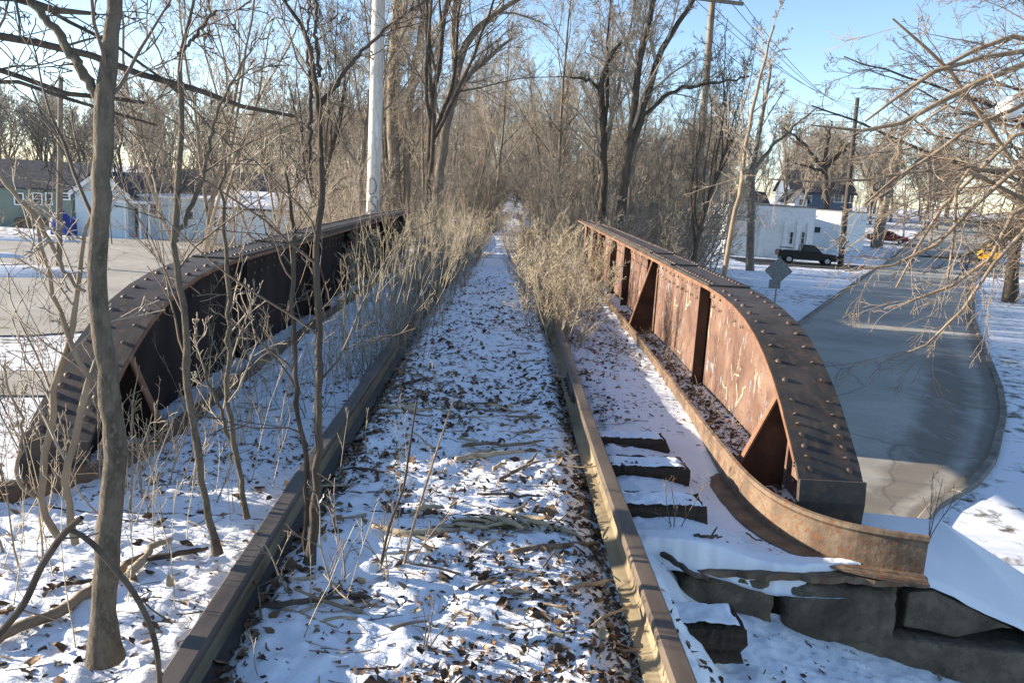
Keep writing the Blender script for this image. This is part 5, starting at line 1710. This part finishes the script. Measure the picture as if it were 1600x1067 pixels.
# long white building on the right
h = thing('white_building', 'long flat roofed white building behind the dark pickup', 'building')
Yw = 77.0
e = A(1276, 326, Yw)
wx1_, wtop = float(e[0]), float(e[2])
wx0_ = sx(1136, 345, Yw)
MB().box(((wx0_ + wx1_) / 2, Yw + 7, (wtop + LOW - 0.4) / 2), (wx1_ - wx0_, 14, wtop - LOW + 0.4)).build('wall', M['block_white'], h)
MB().box(((wx0_ + wx1_) / 2, Yw + 7, wtop + 0.06), (wx1_ - wx0_ + 0.16, 14.16, 0.12)).build('parapet_cap', M['concrete'], h)
for u in (1188, 1226, 1246, 1262):
    a = sx(u, 370, Yw)
    MB().box((a, Yw - 0.09, LOW + 1.6), (0.34, 0.22, 3.6)).build('pilaster', M['block_white'], h)
for u in (1236, 1254):
    q = A(u, 372, Yw)
    window(h, (q[0], Yw, q[2]), 0.38, 1.2, 'y', -1, (0, 1), 0.06)
h = thing('white_annex', 'low white block with one small window, its left wall sunlit', 'building')
Ya = 88.0
gz = float(low_z(38, Ya))
a0, a1 = sx(1268, 350, Ya), sx(1360, 350, Ya)
at_ = sz(1310, 331, Ya)
# the annex is turned so that one wall meets the sun
rz = 0.62
cx_, cy_ = (a0 + a1) / 2, Ya + 3.0
MB().box((0, 0, (at_ + gz - 0.6) / 2), (4.8, 5.6, at_ - gz + 0.6)).build('wall', M['block_white'], h)
MB().box((0, 0, at_ + 0.05), (5.0, 5.8, 0.1)).build('parapet_cap', M['concrete'], h)
window(h, (-2.4, 0.2, gz + 2.0), 1.7, 0.8, 'x', -1, (1, 0), 0.09)
window(h, (-2.4, 0.6, gz + 0.5), 0.9, 0.4, 'x', -1, (0, 0), 0.06)
h.location = (cx_, cy_, 0)
h.rotation_euler = (0, 0, rz)


def small_house(u0, u1, ve, vp, Y, wall, roof, axis, label, wins, name='house', depth=8):
    h = thing(name, label, 'house')
    x0, x1 = sx(u0, ve, Y), sx(u1, ve, Y)
    um = (u0 + u1) / 2
    z0, z1 = sz(um, ve, Y), sz(um, vp, Y)
    zb = float(low_z((x0 + x1) / 2, Y)) - 0.8
    gable_walls(h, x0, x1, Y, Y + depth, zb, z0, z1, axis, wall)
    slab_roof(h, 'roof', axis, x0, x1, Y, Y + depth, z0 + 0.02, z1 + 0.02, roof, over=0.4)
    for u, v, w_, h_ in wins:
        q = A(u, v, Y)
        window(h, (q[0], Y, q[2]), w_, h_, 'y', -1, (1, 1), 0.1)
    return h


small_house(1238, 1335, 300, 268, 128, M['side_navy'], M['roof_dark'], 'x', 'slate blue house on the rise behind the white annex', [(1310, 288 + 22, 1.4, 1.3), (1322, 310, 1.4, 1.3), (1262, 312, 1.2, 1.3)], 'blue_house')
small_house(1242, 1262, 312, 298, 118, M['side_white'], M['roof_dark'], 'y', 'small white gabled house beside the slate blue house', [(1252, 316, 0.8, 1.0)], 'white_house', 6)
small_house(1150, 1200, 320, 300, 125, M['side_white'], M['roof_dark'], 'x', 'pale house glimpsed through trees behind the long white building', [(1170, 325, 1.2, 1.2)], 'pale_house', 7)


# ------------------------------------------------------------------ poles, signs, wires
def pole(u, v, Y, base, utop, vtop, r0, r1, mat, label, cat='utility pole', arms=None, name='utility_pole'):
    b, t = A(u, v, Y), A(utop, vtop, Y)
    d = (t - b)
    b0 = b + d * ((base - b[2]) / d[2])
    r = thing(name, label, cat, tuple(b0))
    n = 14
    P = np.array([(t - b0) * k / (n - 1) for k in range(n)])
    MB().tube(P, np.linspace(r0, r1, n), 14).build('shaft', mat, r, smooth=True)
    return r, b0, t


white_pole, wb, wt = pole(583, 335, 20.5, LOW - 0.1, 594, -90, 0.185, 0.15, M['pole_pale'], 'thick whitewashed pole with black graffiti beyond the left girder')
# letters sprayed on the pole's face, ribbons that follow its curve
strokes = [[(-0.55, 0.36), (-0.62, 0.18), (-0.6, 0.0)], [(-0.55, 0.36), (-0.1, 0.37), (0.25, 0.27), (0.32, 0.15), (0.15, 0.03), (-0.25, -0.02), (-0.6, 0.0)],
           [(0.45, -0.10), (0.1, -0.06), (-0.3, -0.10), (-0.35, -0.20), (0.0, -0.25), (0.3, -0.30), (0.2, -0.42), (-0.25, -0.44), (-0.6, -0.38)],
           [(0.5, -0.14), (0.55, -0.30), (0.5, -0.45)], [(-0.7, -0.18), (-0.75, -0.34), (-0.55, -0.46)]]
zc = sz(585, 293, 20.5) - 0.15
axis_dir = (wt - wb) / (wt - wb)[2]
s = MB()
for ln in strokes:
    L = smooth_line(ln, 26)
    pv = None
    for a, z in L:
        zz = zc + z - wb[2]
        c = axis_dir * zz
        rr_ = 0.185 + (0.15 - 0.185) * zz / (wt - wb)[2] + 0.003
        ang = -math.pi / 2 + 0.16 + a * 1.15
        T_ = np.array([c[0] + rr_ * math.cos(ang), c[1] + rr_ * math.sin(ang), c[2]])
        e = np.array([math.cos(ang + 0.09) - math.cos(ang), math.sin(ang + 0.09) - math.sin(ang), 0]) * rr_
        if pv is not None:
            tt = T_ - pv
            if np.linalg.norm(tt) > 1e-6:
                th = tt / np.linalg.norm(tt)
                nrm = np.array([math.cos(ang), math.sin(ang), 0])
                sd = np.cross(th, nrm) * 0.020
                s.add([pv - sd, T_ - sd, T_ + sd, pv + sd], [(0, 1, 2, 3)])
        pv = T_
s.build('graffiti', M['graffiti'], white_pole)

back_pole, bb, bt = pole(1103, 130, 34, LOW - 0.1, 1116, -30, 0.19, 0.12, M['pole'], 'tall weathered pole with a crossarm rising behind the right hand trees')
q = A(1113, 2, 34) - bb
MB().box((q[0], q[1] - 0.12, q[2]), (2.6, 0.10, 0.13), 0.25).build('crossarm', M['pole'], back_pole)
for k in (-1.15, -0.55, 0.55, 1.15):
    MB().tube([(q[0] + k * 0.97, q[1] - 0.12 + k * 0.25, q[2] + 0.06), (q[0] + k * 0.97, q[1] - 0.12 + k * 0.25, q[2] + 0.24)], [0.03, 0.045], 8).build('insulator', M['stone'], back_pole)
right_pole, pb, pt = pole(1315, 395, 71, LOW - 0.1, 1340, 153, 0.24, 0.16, M['pole_dark'], 'dark leaning pole beside the road in front of the white annex')
q = A(1316, 377, 70.6) - pb
MB().extrude([(q[0], q[2] - 0.62), (q[0] + 0.62, q[2]), (q[0], q[2] + 0.62), (q[0] - 0.62, q[2])], 1, q[1], q[1] + 0.02).build('diamond_sign', M['galv'], right_pole)
left_pole, lb, lt = pole(92, 415, 41.5, LOW - 0.1, 95, 120, 0.15, 0.11, M['pole'], 'plain wooden pole on the snow island left of the thickest trunk')
sp_, sb, st = pole(1590, 458, 56, LOW - 0.1, 1588, 380, 0.10, 0.09, M['pole'], 'short wooden post on the snow verge at the right edge', 'post', name='wooden_post')
for k, (u, vt, Y, lab) in enumerate([(1413, 240, 100, 'thin grey lamp post left of two beyond the road'), (1457, 258, 100, 'thin grey lamp post right of two beyond the road'), (515, 225, 90, 'thin pale pole among the trees left of the white pole')]):
    x = sx(u, 300, Y)
    pole(u, 330, Y, float(low_z(x, Y)) - 0.1, u + (3 if u > 800 else 0), vt, 0.12, 0.07, M['galv'], lab, 'lamp post', name='lamp_post')

# wires from the back pole's arm to the right pole and out of the picture
for k, (du, h0) in enumerate(((-1.15, 0.24), (-0.55, 0.24), (0.55, 0.24), (1.15, 0.24), (0.0, -1.4))):
    q = A(1113, 2, 34)
    a = np.array([q[0] + du * 0.97, q[1] + du * 0.25, q[2] + h0])
    b = pt + np.array([du * 0.2, 0, -0.3 - 0.25 * k])
    P = np.array([a + (b - a) * t + np.array([0, 0, -0.9 * 4 * t * (1 - t)]) for t in np.linspace(0, 1, 24)])
    o = MB().tube(P - a, 0.014, 5).build('power_line', M['wire'], smooth=True)
    o.location = a
    tag(o, 'thin power line sagging from the back pole to the dark roadside pole', 'wire', 'power lines over the road')

# warning sign seen from behind with its small plate
q = A(1211, 470, 42)
sg = thing('road_sign', 'diamond road sign seen from behind on a thin post beyond the right girder', 'sign', (q[0], 42, LOW))
top = A(1211, 400, 42)[2] - LOW
MB().box((0, 0.03, top / 2), (0.06, 0.05, top)).build('post', M['galv'], sg)
c = A(1210, 423, 42)[2] - LOW
hd = 0.72
MB().extrude([(0, c - hd), (hd, c), (0, c + hd), (-hd, c)], 1, 0.0, 0.004).build('diamond_plate', M['galv'], sg)
MB().box((-0.12, 0.001, A(1210, 444, 42)[2] - LOW), (0.60, 0.004, 0.45)).build('small_plate', M['galv'], sg)

# amber signal hanging over the street
q = A(1337, 366, 92)
sgn_ = thing('traffic_signal', 'small yellow traffic signal hanging in front of the white annex', 'traffic signal', tuple(q))
MB().box((0, 0, 0.32), (0.5, 0.4, 0.5)).build('upper_box', M['yellow'], sgn_, bevel=0.04)
MB().box((0, 0, -0.42), (0.62, 0.45, 0.85)).build('lower_box', M['yellow'], sgn_, bevel=0.04)
MB().tube([(0, 0, 0.55), (0, 0, 1.4)], 0.04, 8).build('hanger', M['galv'], sgn_)
MB().tube([(-8.0, -3.0, 1.55), (0, 0, 1.4), (12, 4, 1.7)], 0.02, 6).build('span_wire', M['wire'], sgn_)

# white street lamp among the branches, its arm coming from a mast outside the picture
q = A(1577, 168, 15)
lm = thing('street_lamp', 'white globe street lamp behind the tan branches at the right edge', 'street lamp', (q[0] + 3.2, 15.2, LOW))
rel = np.array([q[0], 15, q[2]]) - np.array([q[0] + 3.2, 15.2, LOW])
V, Fq = [], []
prof = [(0.02, 0.17), (0.06, 0.16), (0.075, 0.10), (0.15, 0.08), (0.20, 0.0), (0.19, -0.08), (0.13, -0.15), (0.03, -0.18)]
n = 16
for r_, z in prof:
    for i in range(n):
        V.append((rel[0] + 1.1 * r_ * math.cos(2 * math.pi * i / n), rel[1] + 1.1 * r_ * math.sin(2 * math.pi * i / n), rel[2] + 1.1 * z))
for k in range(len(prof) - 1):
    for i in range(n):
        Fq.append((k * n + i, (k + 1) * n + i, (k + 1) * n + (i + 1) % n, k * n + (i + 1) % n))
MB().add(V, Fq).build('globe', M['white_glass'], lm, smooth=True)
MB().tube([(0, 0, 0), (0, 0, rel[2] + 0.4), (-0.6, -0.02, rel[2] + 0.8), (-2.4, -0.15, rel[2] + 0.55), (rel[0], rel[1], rel[2] + 0.17)], [0.1, 0.08, 0.05, 0.04, 0.03], 8).build('mast', M['galv'], lm, smooth=True)


# ------------------------------------------------------------------ vehicles
def car(kind, loc, rz, paint, label, cat, name):
    """length along x, front towards +x"""
    r = thing(name, label, cat, loc, rz)
    if kind == 'pickup':
        L, W, H = 5.0, 1.8, 1.62
        low = [(-2.5, 0.48), (-2.5, 0.98), (-2.42, 1.06), (-0.62, 1.06), (-0.58, 1.02), (1.0, 1.02), (1.25, 1.0), (2.25, 0.92), (2.45, 0.80), (2.5, 0.5), (2.3, 0.36), (-2.3, 0.40)]
        cab = [(-0.66, 1.0), (-0.55, 1.58), (-0.40, 1.63), (0.42, 1.63), (0.58, 1.58), (1.15, 1.0)]
        side = [(-0.50, 1.08), (-0.42, 1.52), (0.40, 1.52), (0.52, 1.50), (0.90, 1.08)]
        wx = (-1.55, 1.60)
    elif kind == 'sedan':
        L, W = 4.5, 1.75
        low = [(-2.25, 0.45), (-2.25, 0.90), (-2.1, 0.98), (1.0, 0.96), (2.0, 0.84), (2.22, 0.7), (2.25, 0.42), (2.0, 0.3), (-2.0, 0.32)]
        cab = [(-1.75, 0.95), (-1.15, 1.38), (-0.8, 1.44), (0.1, 1.44), (0.35, 1.40), (1.1, 0.94)]
        side = [(-1.35, 0.99), (-0.98, 1.33), (0.1, 1.36), (0.28, 1.33), (0.8, 0.98)]
        wx = (-1.4, 1.4)
    else:
        L, W = 4.5, 1.85
        low = [(-2.25, 0.5), (-2.28, 0.9), (-2.22, 1.08), (1.05, 1.08), (2.0, 1.0), (2.25, 0.85), (2.28, 0.5), (2.0, 0.38), (-2.0, 0.40)]
        cab = [(-2.2, 1.05), (-2.05, 1.72), (-1.85, 1.80), (0.2, 1.80), (0.45, 1.74), (1.1, 1.05)]
        side = [(-1.95, 1.12), (-1.85, 1.66), (0.2, 1.68), (0.36, 1.64), (0.82, 1.12)]
        wx = (-1.4, 1.4)
    MB().extrude(low, 1, -W / 2, W / 2).build('body', paint, r, bevel=0.05)
    cb = MB().extrude(cab, 1, -W / 2 + 0.10, W / 2 - 0.10).build('cabin', paint, r, bevel=0.04)
    for s in (-1, 1):
        MB().extrude(side, 1, s * (W / 2 - 0.099), s * (W / 2 - 0.088)).build('side_window', M['glass'], cb)
    (xa, za), (xb, zb) = cab[-1], cab[-2]
    MB().add([(xa - .04 + .012, -W / 2 + .2, za + .07), (xa - .04 + .012, W / 2 - .2, za + .07), (xb + .03, W / 2 - .25, zb - .04), (xb + .03, -W / 2 + .25, zb - .04),
              (xa - .10, -W / 2 + .2, za + .06), (xa - .10, W / 2 - .2, za + .06), (xb - .05, W / 2 - .25, zb - .05), (xb - .05, -W / 2 + .25, zb - .05)],
             [(0, 1, 2, 3), (7, 6, 5, 4), (0, 4, 5, 1), (1, 5, 6, 2), (2, 6, 7, 3), (3, 7, 4, 0)]).build('windscreen', M['glass'], cb)
    (xa, za), (xb, zb) = cab[0], cab[1]
    MB().add([(xa + .05 - .03, -W / 2 + .25, za + .12), (xa + .05 - .03, W / 2 - .25, za + .12), (xb - .03, W / 2 - .3, zb - .06), (xb - .03, -W / 2 + .3, zb - .06),
              (xa + .12, -W / 2 + .25, za + .12), (xa + .12, W / 2 - .25, za + .12), (xb + .06, W / 2 - .3, zb - .06), (xb + .06, -W / 2 + .3, zb - .06)],
             [(3, 2, 1, 0), (4, 5, 6, 7), (1, 5, 4, 0), (2, 6, 5, 1), (3, 7, 6, 2), (0, 4, 7, 3)]).build('rear_window', M['glass'], cb)
    if kind == 'pickup':
        MB().box((-1.55, 0, 1.063), (1.65, W - 0.28, 0.012)).build('bed_opening', M['tyre'], r)
        MB().box((-1.75, 0, 1.30), (0.95, W - 0.25, 0.03)).build('rack_bar', M['car_dark'], r)
        for s in (-1, 1):
            MB().tube([(-2.15, s * 0.72, 1.06), (-2.1, s * 0.72, 1.29)], 0.025, 6).build('rack_post', M['chrome'], r)
            MB().tube([(-1.35, s * 0.72, 1.06), (-1.4, s * 0.72, 1.29)], 0.025, 6).build('rack_post', M['chrome'], r)
    for x in wx:
        for s in (-1, 1):
            R = 0.36 if kind != 'sedan' else 0.32
            ty = MB().tube([(x, s * (W / 2 - 0.20), R), (x, s * (W / 2 + 0.012), R)], R, 20).build('wheel', M['tyre'], r, bevel=0.03)
            MB().tube([(x, s * (W / 2 + 0.008), R), (x, s * (W / 2 + 0.02), R)], [R * 0.62, R * 0.5], 16).build('rim', M['rim'], ty)
    xf, xb_ = low[-3][0] if kind != 'pickup' else 2.5, low[0][0]
    MB().box((max(p[0] for p in low) - 0.02, 0, 0.5), (0.14, W - 0.06, 0.16)).build('bumper', M['chrome'] if kind == 'pickup' else paint, r, bevel=0.03)
    MB().box((min(p[0] for p in low) + 0.02, 0, 0.5), (0.14, W - 0.06, 0.16)).build('bumper', M['chrome'] if kind == 'pickup' else paint, r, bevel=0.03)
    for s in (-1, 1):
        MB().box((max(p[0] for p in low) - 0.09, s * (W / 2 - 0.22), 0.72), (0.10, 0.32, 0.15)).build('headlight', M['lamp_clear'], r)
        MB().box((min(p[0] for p in low) + 0.01, s * (W / 2 - 0.13), 0.82), (0.08, 0.16, 0.24)).build('tail_light', M['lamp_red'], r)
    return r


q = (A(1213, 404, 73) + A(1300, 416, 71)) / 2
car('pickup', (float(q[0]), 71.6, LOW + 0.05), -0.16, M['car_dark'], 'dark green pickup parked on the driveway before the white building', 'pickup truck', 'pickup_truck')
x = sx(1388, 372, 98)
car('sedan', (x, 98, float(low_z(x, 98)) + 0.05), -0.5, M['car_red'], 'dark red car half hidden by trunks beyond the roadside pole', 'car', 'red_car')
x = sx(1545, 392, 84)
car('suv', (x, 84, float(low_z(x, 84)) + 0.06), 1.1, M['car_yellow'], 'bright yellow car on the road near the right edge', 'car', 'yellow_car')
